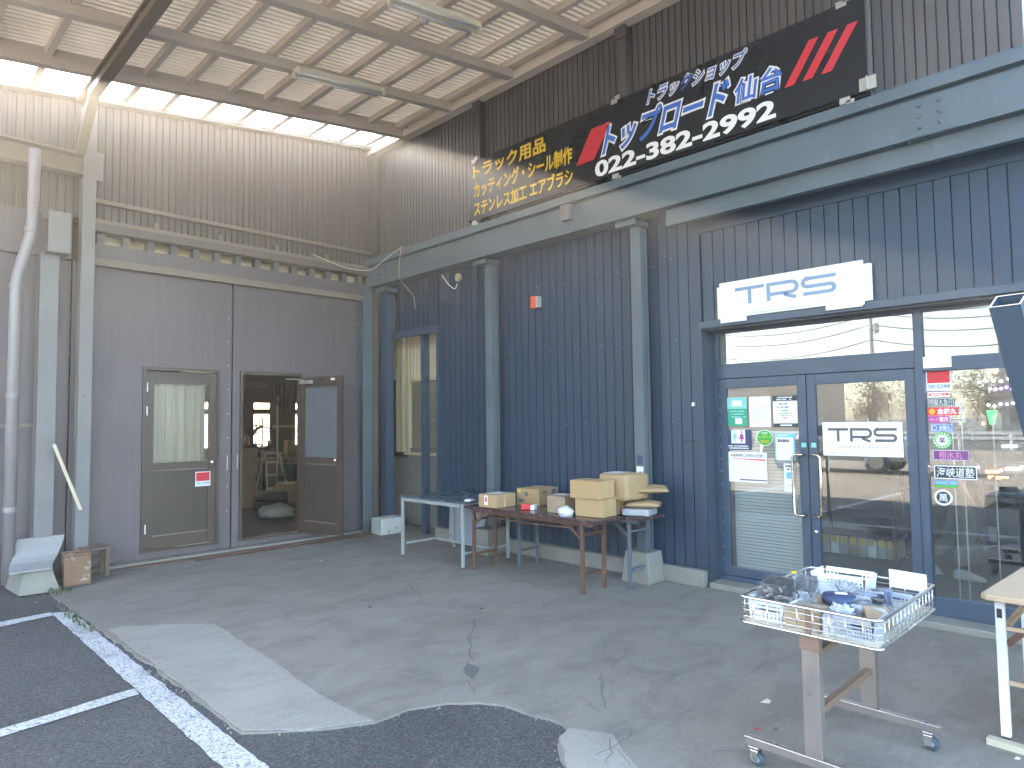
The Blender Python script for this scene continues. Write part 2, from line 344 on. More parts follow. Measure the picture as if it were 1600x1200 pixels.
M['doorglass'] = glass('ribbed_door_glass', 1.5, (.85,.84,.8), .08, .25, 90)
M['oldwood'] = mat('weathered_grey_wood', (.16,.12,.09), .8, var=.25, scale=6)
M['wsfloor'] = mat('stained_workshop_floor', (.14,.125,.105), .85, var=.35, scale=2)
M['lot'] = mat('sun_paled_asphalt', (.26,.215,.165), .9, var=.2, scale=.6)  # paler asphalt, sunlight put into the base colour
M['grit'] = mat('loose_grit', (.24,.225,.2), .9, var=.4, scale=30)
# ------------------------------------------------------------------ lettering helpers
_tc = bpy.data.curves.new('letters', 'FONT'); _to = bpy.data.objects.new('letters', _tc); col.objects.link(_to)
def text_verts(body, offset=0.0, shear=0.0, spacing=1.0):
    _tc.body = body; _tc.size = 1; _tc.offset = offset; _tc.shear = shear; _tc.space_character = spacing; _tc.resolution_u = 4
    dg = bpy.context.evaluated_depsgraph_get(); dg.update()
    me = bpy.data.meshes.new_from_object(_to.evaluated_get(dg))
    v = [(p.co.x, p.co.y) for p in me.vertices]; f = [tuple(p.vertices) for p in me.polygons]
    bpy.data.meshes.remove(me); return v, f
def pb(Y): return lambda u, v, t: (u, Y-t, v)          # plane facing -y (shop wall side)
def pa(X): return lambda u, v, t: (X+t, u, v)          # plane facing +x (workshop side)
def letters(name, body, m, parent, pl, u0, u1, v0, v1, lift=.002, off=0.0, shear=0.0, spacing=1.0, slope=0.0, ref=None):
    v, f = text_verts(body, off, shear, spacing)
    if not v: return None
    rx = [p[0] for p in v]; ry = [p[1] for p in v]
    if ref:                                            # fit with the box of another offset so an outline stays concentric
        rv, _ = text_verts(body, ref, shear, spacing); rx = [p[0] for p in rv]; ry = [p[1] for p in rv]
    ax0, ax1, ay0, ay1 = min(rx), max(rx), min(ry), max(ry)
    mb = MB(); P = [(u0+(x-ax0)/(ax1-ax0)*(u1-u0), v0+(y-ay0)/(ay1-ay0)*(v1-v0)) for x, y in v]
    mb.add([pl(a, b+slope*(a-u0), lift) for a, b in P], f)
    return mb.build(name, m, parent)
def plate(name, m, parent, pl, u0, u1, v0, v1, t0=0.0, t1=.002):
    return MB().prism([(u0,v0),(u1,v0),(u1,v1),(u0,v1)], pl, t0, t1).build(name, m, parent)
def poly(name, m, parent, pl, pts, t0=0.0, t1=.002): return MB().prism(pts, pl, t0, t1).build(name, m, parent)
def disc(name, m, parent, pl, u, v, ru, rv=None, t0=0.0, t1=.002, n=28):
    rv = rv or ru
    return MB().prism([(u+ru*math.cos(2*math.pi*k/n), v+rv*math.sin(2*math.pi*k/n)) for k in range(n)], pl, t0, t1).build(name, m, parent)
def print_lines(name, m, parent, pl, u0, u1, v0, v1, rows, lift=.003, fill=.45, seed=1, gap=.15):
    rg = random.Random(seed); mb = MB(); h = (v1-v0)/rows
    for r_ in range(rows):
        u = u0 + rg.random()*(u1-u0)*.15; e = u1 - rg.random()*(u1-u0)*.2; vv = v1-(r_+1)*h + h*(1-fill)/2
        while u < e:
            ww = h*fill*(.5+rg.random()*1.0); ww = min(ww, e-u)
            if ww < h*.05: break
            if rg.random() > gap: mb.prism([(u,vv),(u+ww*.85,vv),(u+ww*.85,vv+h*fill),(u,vv+h*fill)], pl, lift-.001, lift)
            u += ww
    return mb.build(name, m, parent) if mb.v else None
def stroke(pts, wid, closed=False):
    out = []; inn = []; n = len(pts)
    for i in range(n):
        p = Vector(pts[i]); a = Vector(pts[i-1]) if (i > 0 or closed) else None; b = Vector(pts[(i+1) % n]) if (i < n-1 or closed) else None
        d1 = (p-a).normalized() if a is not None else (b-p).normalized(); d2 = (b-p).normalized() if b is not None else d1
        t = (d1+d2).normalized(); nn = Vector((-t.y, t.x)); k = 1/max(.5, nn.dot(Vector((-d1.y, d1.x))))
        out.append(p+nn*wid/2*k); inn.append(p-nn*wid/2*k)
    return out, inn
def stroke_mesh(mb, pts, wid, pl, tf, t0, t1):
    o, i_ = stroke(pts, wid); o = [tf(*p) for p in o]; i_ = [tf(*p) for p in i_]
    for k in range(len(o)-1): mb.prism([o[k], o[k+1], i_[k+1], i_[k]], pl, t0, t1)
def arc(cx, cy, r_, a0, a1, n=7): return [(cx+r_*math.cos(R(a0+(a1-a0)*k/n)), cy+r_*math.sin(R(a0+(a1-a0)*k/n))) for k in range(n+1)]
def trs_logo(parent, m, pl, u0, u1, v0, v1, lift):
    # drawn in a box 10 wide by 2.0 high
    tf = lambda x, y: (u0+x/10*(u1-u0), v0+y/2*(v1-v0)); T = .38
    def put(name, strokes):
        mb = MB()
        for s_ in strokes: stroke_mesh(mb, s_, T, pl, tf, lift-.0015, lift)
        return mb.build(name, m, parent)
    put('letter', [[(0,1.81),(3.05,1.81)], [(1.55,1.62),(1.55,0)]])
    put('letter', [[(3.5,0),(3.5,1.998)], [(3.69,1.81)]+[(5.5,1.81)]+arc(5.75,1.25,.56,90,-90)+[(3.69,.69)], [(5.05,.5),(6.2,.05)]])
    put('letter', [[(9.9,1.81),(7.3,1.81)]+arc(7.3,1.38,.43,90,270)+[(9.3,.95)]+arc(9.35,.57,.38,90,-90)+[(6.9,.19)]])

# ------------------------------------------------------------------ ground
def sheet(name, pts, z, m, parent=None, thick=.0, jitter=0.0, step=.12, seed=3, sub=True):
    rg = random.Random(seed); out = []
    n = len(pts)
    for i in range(n):
        a = Vector(pts[i]); b = Vector(pts[(i+1) % n]); L = (b-a).length; k = max(1, int(L/step)) if sub and L < 30 else 1
        for j in range(k):
            p = a.lerp(b, j/k)
            if jitter: p = p + Vector((rg.uniform(-1,1), rg.uniform(-1,1)))*jitter
            out.append((p.x, p.y))
    bm = bmesh.new(); vs_ = [bm.verts.new((x, y, 0)) for x, y in out]; f = bm.faces.new(vs_); bmesh.ops.triangulate(bm, faces=[f])
    if thick:
        r_ = bmesh.ops.extrude_face_region(bm, geom=bm.faces[:]); bmesh.ops.translate(bm, vec=(0,0,-thick), verts=[e for e in r_['geom'] if isinstance(e, bmesh.types.BMVert)])
    bmesh.ops.recalc_face_normals(bm, faces=bm.faces[:])
    for f in bm.faces:
        if not thick and f.normal.z < 0: f.normal_flip()
    me = bpy.data.meshes.new(name); bm.to_mesh(me); bm.free(); me.materials.append(m)
    return link(name, me, (0,0,z), parent)
ground = struct(sheet('asphalt_ground', [(-400,-400),(400,-400),(400,400),(-400,400)], -.012, M['asphalt'], sub=False))
edge = [(.0,-4.42),(1.2,-4.42),(2.6,-4.395),(3.8,-4.36),(5.135,-4.35),(5.378,-4.098),(5.544,-3.795),(5.556,-3.573),(5.646,-3.371),(5.772,-3.239),(5.909,-3.168),(6.088,-3.146),
        (6.291,-3.114),(6.367,-3.162),(6.376,-3.232),(6.433,-3.316),(6.527,-3.4),(6.602,-3.45),(6.9,-3.75),(7.6,-4.4),(8.6,-4.7),(10.5,-4.7),(10.5,.45),(.0,.45)]
lot = struct(sheet('sunlit_lot', [(-45,-31),(45,-31),(45,-7.9),(-45,-7.9)], -.0095, M['lot'], sub=False))  # lighter sheet over the lit ground, painted brighter for reflections and warm bounce
apron = struct(sheet('concrete_apron', edge, 0, M['apron'], thick=.03, jitter=.012, step=.09))
slab = struct(sheet('concrete_patch', [(2.637,-4.35),(2.64,-4.21),(3.102,-3.709),(4.206,-3.765),(5.004,-3.82),(5.419,-3.817),(5.53,-3.80),(5.371,-4.09),(5.13,-4.335),(4.315,-4.335)], .004, M['apron2'], thick=.01, jitter=.008))
slab2 = struct(sheet('concrete_patch', [(6.36,-3.15),(6.572,-3.044),(6.83,-3.22),(7.0,-3.5),(6.85,-3.6),(6.60,-3.43),(6.484,-3.34),(6.394,-3.25)], .004, M['apron2'], thick=.01, jitter=.015, seed=8))
slab2.name = 'concrete_patch.001'
for nm, pts in (('parking_line', [(1.70,-4.56),(1.75,-4.42),(9.5,-4.39),(9.5,-4.53)]), ('parking_line', [(1.70,-4.58),(1.80,-4.58),(2.6,-9.5),(2.5,-9.5)]), ('parking_line', [(4.10,-4.58),(4.21,-4.58),(4.95,-9.5),(4.84,-9.5)])):
    pass
struct(sheet('parking_line', [(1.70,-4.555),(1.78,-4.425),(5.6,-4.40),(9.5,-4.78),(9.5,-4.93),(5.45,-4.555)], -.0065, M['line'], jitter=.006, step=.06))
struct(sheet('parking_line', [(1.66,-4.56),(1.79,-4.56),(1.86,-4.95),(1.98,-9.5),(1.85,-9.5),(1.70,-4.95)], -.0065, M['line'], jitter=.006, step=.08, seed=5))
struct(sheet('parking_line', [(4.07,-4.56),(4.19,-4.56),(4.27,-5.25),(4.45,-9.5),(4.33,-9.5),(4.16,-5.25)], -.0065, M['line'], jitter=.006, step=.08, seed=6))
def crack(pts, wid, seed):
    rg = random.Random(seed); P = []
    for i in range(len(pts)-1):
        a = Vector(pts[i]); b = Vector(pts[i+1]); k = max(2, int((b-a).length/.035))
        for j in range(k): P.append(a.lerp(b, j/k) + Vector((rg.uniform(-1,1), rg.uniform(-1,1)))*.016)
    P.append(Vector(pts[-1])); mb = MB()
    for i in range(len(P)-1):
        d = (P[i+1]-P[i]).normalized(); n = Vector((-d.y, d.x)); w0 = .62*wid*(.3+.9*mnoise.noise(Vector((i*.3, seed, 0)))**2+.3); w1 = w0
        if i == len(P)-2: w1 = .001
        mb.add([(*(P[i]+n*w0), .0045), (*(P[i]-n*w0), .0045), (*(P[i+1]-n*w1), .0045), (*(P[i+1]+n*w1), .0045)], [(0,1,2,3)])
    return mb.build('crack', M['crack'], apron)
for i, (p, wd) in enumerate([([(3.22,-3.714),(3.306,-3.52),(3.315,-3.272),(3.31,-3.024),(3.299,-2.762),(3.229,-2.446),(3.094,-2.119),(3.081,-1.814),(3.113,-1.638)], .006),
        ([(3.081,-1.814),(3.475,-2.002),(3.81,-2.179)], .005), ([(4.562,-2.214),(4.68,-2.311),(4.904,-2.584),(5.019,-2.648),(5.129,-2.761),(5.268,-2.849)], .006),
        ([(5.507,-3.075),(5.607,-3.157),(5.678,-3.18)], .004), ([(5.982,-2.424),(6.09,-2.524),(6.185,-2.635),(6.219,-2.691),(6.376,-2.826)], .0045),
        ([(5.88,-1.95),(5.94,-2.085),(5.95,-2.207),(6.011,-2.322)], .004), ([(6.158,-2.786),(6.226,-2.819),(6.338,-2.874)], .004), ([(6.583,-3.1),(6.648,-3.155),(6.701,-3.291)], .005),
        ([(6.648,-3.155),(6.723,-3.17),(6.814,-3.246)], .004), ([(6.624,-3.265),(6.634,-3.168),(6.64,-3.055),(6.602,-2.918)], .004), ([(4.1,-1.7),(4.0,-1.95),(4.2,-2.2)], .003),
        ([(7.0,-2.9),(7.1,-2.75),(7.35,-2.7)], .003), ([(5.7,-3.15),(5.9,-2.95),(6.1,-2.93)], .003)]):
    crack(p, wd, i+1)
hole = sheet('pothole', [(5.313,-2.965),(5.261,-2.888),(5.378,-2.888),(5.452,-2.984),(5.51,-3.072),(5.444,-3.036),(5.399,-3.034)], .0045, M['pothole'], apron, jitter=.008, step=.03)
rg = random.Random(77); mb = MB()
for i in range(len(edge)-6):                          # crumbled grit along the broken edge of the concrete
    a, b = Vector(edge[i]), Vector(edge[i+1]); n_ = int((b-a).length*42)
    for k in range(n_):
        p = a.lerp(b, rg.random()) + Vector((rg.gauss(0,.03), rg.gauss(-.012,.035))); s_ = rg.choice((.004,.005,.007,.010))*rg.uniform(.6,1.2); h = rg.uniform(0,3)
        mb.add([(p.x+s_*math.cos(h+t_), p.y+s_*math.sin(h+t_), -.011) for t_ in (0,2.1,4.2)]+[(p.x,p.y,-.004+s_*.5)], [(0,1,3),(1,2,3),(2,0,3),(2,1,0)])
o = tag(mb.build('grit', M['grit'], None), 'loose grit along the broken edge of the concrete', 'grit'); o['kind'] = 'stuff'
# the strip of sill and rusty rail in front of the workshop doors
struct(B('door_sill', M['conc'], None, .0,-4.1,.002, .13,-.45,.03))
struct(B('floor_rail', M['rail'], None, .2,-3.6,.002, .30,-.42,.014))
struct(B('floor_rail', M['rail'], None, .33,-2.9,.002, .44,-.42,.009))
# ------------------------------------------------------------------ workshop (left, faces +x)
def zr(y): return 5.37+.126*(y+3.84)                 # underside of the canopy roof
WS = thing('workshop_building', 'grey workshop front with tall steel doors and corrugated upper wall', 'building', (0,-3,0))
def holed(y0, y1, z0, z1, hy0, hy1, hz0, hz1, x0, x1):
    return MB().box(x0,y0,z0,x1,hy0,z1).box(x0,hy1,z0,x1,y1,z1).box(x0,hy0,hz1,x1,hy1,z1).box(x0,hy0,z0,x1,hy1,hz0)
holed(-4.12,-2.345,.035,3.47,-3.39,-2.5,.11,2.30,-.05,0).build('steel_door_panel', M['wallA'], WS)
holed(-2.325,-.50,.035,3.47,-2.235,-1.37,.10,2.30,-.05,0).build('steel_door_panel', M['wallA'], WS)
for y in (-2.40,-2.27):                               # pull handles by the seam
    MB().tube([(.0,y,1.02),(.03,y,1.02),(.03,y,1.2),(.0,y,1.2)], .007, 6).build('pull_handle', M['galv'], WS)
for k in range(9):
    for y in (-2.385,): MB().lathe((.003,y,.5+k*.31), [(.008,-.003),(.008,.003)], 6, 'X').build('bolt', M['galv'], WS)
# header, spacer slots, ledge
B('header_beam', M['wallA'], WS, -.06,-4.0,3.475, .06,-.32,3.68)
B('header_lip', M['steelA'], WS, .062,-4.0,3.42, .10,-.35,3.50)
B('slot_light_board', M['cream'], WS, -.20,-4.0,3.60, -.17,-.32,3.92)  # cream colour stands in for light showing through the slots
for k in range(14):
    y = -3.9+k*.262; B('spacer', M['wallA'], WS, -.06,y,3.683, .05,y+.075,3.797)
B('ledge', M['ribA'], WS, -.06,-4.0,3.80, .14,-.30,3.90, bevel=.006)
B('ledge_lip', M['steelA'], WS, .0,-4.0,3.903, .11,-.30,3.95)
for y in (-3.3,-2.55,-1.8,-1.05): MB().obox((.09,y,3.985),.05,.05,.07).build('cleat', M['steelA'], WS, bevel=.004)
# corrugated upper wall, one rib every 77 mm
mb = MB(); y = -7.8; P = .077; prof = []
while y < -.06: prof += [(-.03,y),(-.03,y+P*.62),(.0,y+P*.70),(.0,y+P*.92)]; y += P
prof.append((-.03,y))
n = len(prof); vv = []
for z in (0, 1): vv += [(x, yy, 3.951 if z == 0 else zr(yy)-.03) for x, yy in prof]
mb.add(vv, [(i, i+1, n+i+1, n+i) for i in range(n-1)])
o = mb.build('corrugated_sheet', M['ribA'], WS); o['kind'] = 'stuff'
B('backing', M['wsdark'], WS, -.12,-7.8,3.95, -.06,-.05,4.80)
MB().bar((.045,-3.95,4.165),(.045,-.12,4.165),.07,.045).build('angle_rail', M['steelA'], WS)
MB().add([(-.05,-7.8,zr(-7.8)-.05),(.10,-7.8,zr(-7.8)-.05),(.10,-.2,zr(-.2)-.05),(-.05,-.2,zr(-.2)-.05),(-.05,-7.8,zr(-7.8)+.0),(.10,-7.8,zr(-7.8)+.0),(.10,-.2,zr(-.2)),(-.05,-.2,zr(-.2))],
         [(0,3,2,1),(4,5,6,7),(0,1,5,4),(1,2,6,5),(2,3,7,6),(3,0,4,7)]).build('skylight_sill', M['ribA'], WS)
# plain panelled wall left of the columns
for k in range(8): B('wall_panel', M['wallA'], WS, -.06,-4.135-.46*(k+1)+.006,.03, -.02,-4.135-.46*k,3.45)
B('wall_header', M['wallA'], WS, -.06,-7.8,3.46, .03,-4.14,3.945)
B('wall_batten', M['steelA'], WS, -.018,-7.8,1.6, .01,-4.45,1.64)
B('wall_trim', M['cream'], WS, -.018,-4.86,1.68, .012,-4.80,2.55)
# brown door with curtained glass
def leaf(parent, tr, inside=False):
    """leaf in local (u along width .83, t thickness, z); tr maps to world"""
    def fb(name, m, u0, u1, t0, t1, z0, z1, p=parent, bevel=0):
        mb = MB(); c = [tr(u, t, z) for z in (z0, z1) for u, t in ((u0,t0),(u1,t0),(u1,t1),(u0,t1))]
        mb.add(c, [(3,2,1,0),(4,5,6,7),(0,1,5,4),(1,2,6,5),(2,3,7,6),(3,0,4,7)]); return mb.build(name, m, p, bevel=bevel)
    fb('stile', M['brown'], 0,.09,0,.04,.02,2.12); fb('stile', M['brown'], .74,.83,0,.04,.02,2.12)
    fb('door_rail', M['brown'], .092,.738,0,.04,.02,.16); fb('door_rail', M['brown'], .092,.738,0,.04,.95,1.03); fb('door_rail', M['brown'], .092,.738,0,.04,1.98,2.12)
    fb('lower_panel', M['browndoor'], .092,.738,.012,.028,.163,.947)
    for z in (.163, .93): fb('bead', M['steelA'], .095,.735,.029,.034,z,z+.012)
    return fb
D1 = MB().box(-.06,-3.39,.11,.03,-3.355,2.30).box(-.06,-2.535,.11,.03,-2.5,2.30).box(-.06,-3.354,2.262,.03,-2.536,2.30).box(-.06,-3.354,.11,.03,-2.536,.135).build('brown_door', M['brown'], WS)
D1['label'] = 'closed brown door with curtained upper pane'
fb = leaf(D1, lambda u, t, z: (-.03+t, -3.354+u*.9855, .125+z))
fb('pane', M['doorglass'], .092,.738,.016,.024,1.032,1.978)
mb = MB(); nn = 60
for i in range(nn+1):
    y = -3.26+.63*i/nn; x = -.085+.026*math.sin(i*.62)+.016*math.sin(i*1.1+1); mb.v += [(x,y,1.14),(x,y,2.12)]
    if i: mb.f.append((2*i-2,2*i,2*i+1,2*i-1))
mb.build('curtain', flat('cream_curtain', (.5,.48,.42)), D1, smooth=True)
MB().lathe((.02,-2.60,1.135), [(.01,-.01),(.012,.03),(.03,.045),(.032,.065),(.018,.078)], 14, 'X').build('knob', M['chrome'], D1, smooth=True)
for z in (.33,1.72,2.0): MB().box(.031,-3.352,z,.042,-3.34,z+.11).build('hinge', M['white'], D1)
# second door, standing open
F2 = MB().box(-.06,-2.235,.10,.03,-2.20,2.30).box(-.06,-1.405,.10,.03,-1.37,2.30).box(-.06,-2.199,2.262,.03,-1.406,2.30).box(-.06,-2.199,.10,.03,-1.406,.122).build('open_door_frame', M['brown'], WS)
hx, hy = .045, -1.375
def tr2(u, t, z):
    q = Vector((hx, hy)) + Vector((.98,.2))*u + Vector((.2,-.98))*t; return (q.x, q.y, .115+z)
D2 = MB().box(.03,-1.372,.12,.044,-1.36,2.25).build('open_door', M['brown'], WS); D2['label'] = 'brown door leaf standing wide open'
fb = leaf(D2, tr2)
fb('pane', mat('grey_wired_glass', (.13,.14,.155), .35, var=.1, scale=2), .092,.738,.016,.024,1.032,1.978)
c_ = tr2(.765,.05,1.0); MB().lathe(c_, [(.01,.01),(.012,-.02),(.03,-.035),(.03,-.05),(.015,-.06)], 12, 'Y').build('knob', M['chrome'], D2, smooth=True)
fb('closer', M['galv'], .03,.26,.041,.085,2.03,2.075)
a_ = tr2(.1,.07,2.08); MB().tube([a_, (a_[0]+.02,a_[1]-.12,a_[2]+.01), (.04,-1.62,2.21)], .008, 6).build('closer_arm', M['galv'], D2)
fb('door_tag', M['paper'], .62,.70,.041,.043,2.06,2.09)
# workshop interior
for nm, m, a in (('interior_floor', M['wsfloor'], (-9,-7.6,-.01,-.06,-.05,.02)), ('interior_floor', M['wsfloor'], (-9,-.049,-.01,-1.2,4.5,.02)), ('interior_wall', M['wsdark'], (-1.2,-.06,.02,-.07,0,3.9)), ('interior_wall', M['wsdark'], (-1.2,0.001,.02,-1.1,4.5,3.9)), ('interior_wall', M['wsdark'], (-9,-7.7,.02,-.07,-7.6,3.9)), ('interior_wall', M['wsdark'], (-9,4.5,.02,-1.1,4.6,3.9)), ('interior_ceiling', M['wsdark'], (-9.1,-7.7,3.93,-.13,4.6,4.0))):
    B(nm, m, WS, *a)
mb = MB()                                             # back wall with window holes
wy = [(-2.2,-1.5), (-.6,.1), (1.02,1.42), (2.08,2.7)]
ya = -7.6
for a, b in wy+[(4.5,4.5)]: mb.box(-7.1,ya,.02,-7,a,3.92); ya = b
for a, b in wy: mb.box(-7.1,a,.02,-7,b,1.08).box(-7.1,a,2.12,-7,b,3.92)
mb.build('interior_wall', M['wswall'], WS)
for a, b in wy:
    for z0, z1 in ((1.08,1.40),(1.42,1.84),(1.97,2.12)):
        B('window_pane', M['winbright'], WS, -7.06,a,z0,-7.05,b,z1)
    B('window_bar', M['wsdark'], WS, -7.08,a,1.402,-7.02,b,1.418); B('window_bar', M['wsdark'], WS, -7.08,a,1.842,-7.02,b,1.968)
for z in (2.35,2.62,2.9): MB().tube([(-4.2,-6,z),(-4.2,4.2,z)], .03, 8).build('overhead_pipe', M['wood'] if z < 2.5 else M['wsdark'], WS)
B('crane_beam', M['wsdark'], WS, -3,-6,2.35,-2.85,4.2,2.62)
# things in the workshop seen through the open door
LD = thing('step_ladder', 'aluminium step ladder standing inside the open workshop door', 'ladder', (-4.9,.5,.02))
lx, ly = -4.7, .42
for s_ in (-1,1):
    MB().bar((lx+.3,ly+s_*.24,.02),(lx,ly+s_*.15,.98),.03,.05).build('side_rail', M['galv'], LD); MB().bar((lx-.4,ly+s_*.24,.02),(lx-.05,ly+s_*.15,.98),.025,.03).build('back_leg', M['galv'], LD)
for k in range(3):
    t = (k+1)/3.7; z = .02+.96*t; h = .24-.09*t; B('step', M['galv'], LD, lx+.22-.3*t,ly-h,z,lx+.34-.3*t,ly+h,z+.03)
B('top_step', M['galv'], LD, lx-.12,ly-.18,.981,lx+.1,ly+.18,1.01)
def blob(name, m, c, r_, amp, seed, parent=None, sub=3, fq=2.0):
    bm = bmesh.new(); bmesh.ops.create_icosphere(bm, subdivisions=sub, radius=1)
    for v in bm.verts:
        d = v.co.normalized(); k = 1+amp*mnoise.fractal(d*fq+Vector((seed*3.1,seed,0)), 1.0, 2.0, 4)
        v.co = Vector((d.x*r_[0]*k, d.y*r_[1]*k, max(-r_[2]*.6, d.z*r_[2]*k)+r_[2]*.6))
    me = bpy.data.meshes.new(name); bm.to_mesh(me); bm.free(); me.materials.append(m)
    for p in me.polygons: p.use_smooth = True
    return link(name, me, c, parent)
tag(blob('cloth_sack', mat('pale_sack', (.5,.47,.42), .8, bump=.5, bscale=15), (-2.3,-.62,.02), (.2,.27,.13), .5, 4), 'pale crumpled sack lying on the workshop floor', 'sack')
tag(MB().box(-3.9,.10,.02,-3.4,.62,.46).build('storage_crate', M['wood'], None, bevel=.01), 'tan crate beside the ladder in the workshop', 'crate')
WB = thing('workbench', 'cluttered wooden workbench in front of the bright workshop windows', 'workbench', (-6.2,1.2,.02))
B('bench_top', M['wood'], WB, -6.6,-.4,.78,-5.9,3.2,.84)
for y in (-.3,1.4,3.0):
    for x in (-6.55,-6.0): B('leg', M['wsdark'], WB, x,y,.02,x+.08,y+.08,.778)
B('back_board', M['wood'], WB, -6.6,.2,.842,-6.56,1.6,1.05)
rg = random.Random(5)
for k in range(9):
    y = -.2+k*.33; h = .12+.28*rg.random(); o = MB().box(-6.5,y,.842,-6.15,y+.18+.1*rg.random(),.842+h).build('parts_box', [M['card'],M['dark'],M['wood'],M['wsdark'],M['darkgrey']][k % 5], None, bevel=.008)
    tag(o, ['brown parts box','black tool case','wooden box','dark brown box','grey parts box'][k % 5]+' on the workbench, place %s from the left' % ['one','two','three','four','five','six','seven','eight','nine'][k], 'box', 'boxes on the workbench')
for k, (y, z, r_) in enumerate(((-.10,1.30,.17),(.42,1.32,.26))):
    pts = [(-5.2+.02*math.sin(3*t), y+r_*math.cos(t), z+r_*math.sin(t)*.9) for t in [2*math.pi*i/24 for i in range(24)]]
    mb = MB()
    for q in range(3): mb.tube([(p[0]+.02*q, p[1]+.015*q, p[2]-.01*q) for p in pts], .014, 6, True)
    tag(mb.build('hose_coil', M['cable'] if k == 0 else M['darkgrey'], None, smooth=True), ['cream hose coil hanging in the workshop doorway', 'dark hose coil hanging behind the ladder'][k], 'hose')
MP = thing('steel_stand', 'thin steel pole stand with a cross arm behind the workshop door', 'stand', (-5.0,.66,.02))
B('base_plate', M['galv'], MP, -5.15,.51,.02,-4.85,.81,.04); MB().tube([(-5.0,.66,.04),(-5.0,.66,2.2)], .02, 8).build('pole', M['galv'], MP); MB().bar((-5.0,.55,1.55),(-5.0,1.05,1.55),.03,.05).build('cross_arm', M['cable'], MP)
tag(MB().box(-4.4,-.75,.02,-3.9,-.28,1.15).build('machine_cabinet', M['wood'], None, bevel=.02), 'tan machine cabinet at the left of the workshop doorway', 'cabinet')
for k, (x, y, z) in enumerate(((-3.2,-.30,.02),(-3.2,-.30,.20))):
    o = MB().lathe((x,y,z),[(.16,0),(.27,.01),(.29,.05),(.29,.12),(.27,.165),(.16,.175)],24).build('tyre', M['dark'], None, smooth=True); tag(o, ['lower tyre of the pair on the workshop floor','upper tyre of the pair on the workshop floor'][k], 'tyre')
RK = thing('parts_rack', 'narrow parts rack with tins behind the ladder', 'rack', (-6.0,.1,.02))
for q in range(4): B('shelf_board', M['wood'], RK, -5.95,.05,.30+q*.42,-5.6,.62,.33+q*.42)
for x in (-5.95,-5.63):
    for y in (.05,.59): B('upright', M['galv'], RK, x,y,.02,x+.03,y+.03,1.75)
for k in range(8):
    q = k // 3; o = MB().lathe((-5.78,.16+(k % 3)*.17,.331+q*.42),[(.06,0),(.06,.13+.03*(k % 2)),(.05,.14+.03*(k % 2))],12).build('paint_tin', [M['galv'],M['card'],M['dark'],M['paper']][k % 4], None, smooth=False)
    tag(o, ['metal','tan','black','white'][k % 4]+' tin on the parts rack, '+['bottom','middle','top'][q]+' board, '+['left','centre','right'][k % 3], 'tin', 'tins on the parts rack')
cl_ = MB()
for q in range(4): cl_.tube([(-3.6,-.15+.09*q,2.6),(-3.6,-.1+.07*q,2.1-.1*q),(-3.6,.05+.12*q,1.95-.06*q),(-3.6,.2+.1*q,2.6)], .012, 5)
tag(cl_.build('hanging_leads', M['dark'], None), 'dark leads hanging from the beam inside the workshop', 'cable')
tag(MB().box(-5.7,1.0,.02,-5.3,1.6,.72).build('dark_cabinet', M['dark'], None, bevel=.02), 'low black cabinet behind the ladder', 'cabinet')

MB().add([(-.30,-7.8,4.75),(-.30,-.05,4.75),(-5.2,-.05,6.25),(-5.2,-7.8,6.25),(-.30,-7.8,4.85),(-.30,-.05,4.85),(-5.2,-.05,6.35),(-5.2,-7.8,6.35)], [(3,2,1,0),(4,5,6,7),(0,1,5,4),(1,2,6,5),(2,3,7,6),(3,0,4,7)]).build('roof', M['greypaint'], WS)  # unseen workshop roof, added to keep low sky light off the canopy underside
# ------------------------------------------------------------------ canopy
CN = thing('canopy', 'translucent lean-to canopy roof on steel columns and purlins', 'canopy', (4,-4,0))
mb = MB(); x = .85; prof = []; P = .076
while x < 8.02: prof += [(x,0),(x+P*.3,.016),(x+P*.5,.016),(x+P*.8,0)]; x += P
prof.append((x,0)); n = len(prof)
mb.add([(px_, yy, zr(yy)+.075+dz) for yy in (-7.8,-.2) for px_, dz in prof], [(i,i+1,n+i+1,n+i) for i in range(n-1)])
o = mb.build('roof_sheet', M['roof'], CN); o['kind'] = 'stuff'
MB().add([(8.06,-7.8,zr(-7.8)-.05),(8.12,-7.8,zr(-7.8)-.05),(8.12,-.2,zr(-.2)-.05),(8.06,-.2,zr(-.2)-.05),(8.06,-7.8,zr(-7.8)+.16),(8.12,-7.8,zr(-7.8)+.16),(8.12,-.2,zr(-.2)+.16),(8.06,-.2,zr(-.2)+.16)],
         [(0,3,2,1),(4,5,6,7),(0,1,5,4),(1,2,6,5),(2,3,7,6),(3,0,4,7)]).build('fascia', M['beam'], CN)
M['purlin'] = mat('dusty_purlin', (.68,.61,.53), .7, var=.15)
ys = [-.39,-.83,-1.32,-1.85,-2.33,-2.76,-3.235,-3.656]+[-4.55-.47*k for k in range(7)]
for y in ys: B('purlin', M['purlin'], CN, -.04,y-.03,zr(y)-.005,8.055,y+.03,zr(y)+.072)
MB().add([(.83,-7.75,zr(-7.75)-.007),(.93,-7.75,zr(-7.75)-.007),(.93,-.2,zr(-.2)-.007),(.83,-.2,zr(-.2)-.007),(.83,-7.75,zr(-7.75)+.073),(.93,-7.75,zr(-7.75)+.073),(.93,-.2,zr(-.2)+.073),(.83,-.2,zr(-.2)+.073)],
             [(0,3,2,1),(4,5,6,7),(0,1,5,4),(1,2,6,5),(2,3,7,6),(3,0,4,7)]).build('edge_filler', M['purlin'], CN)
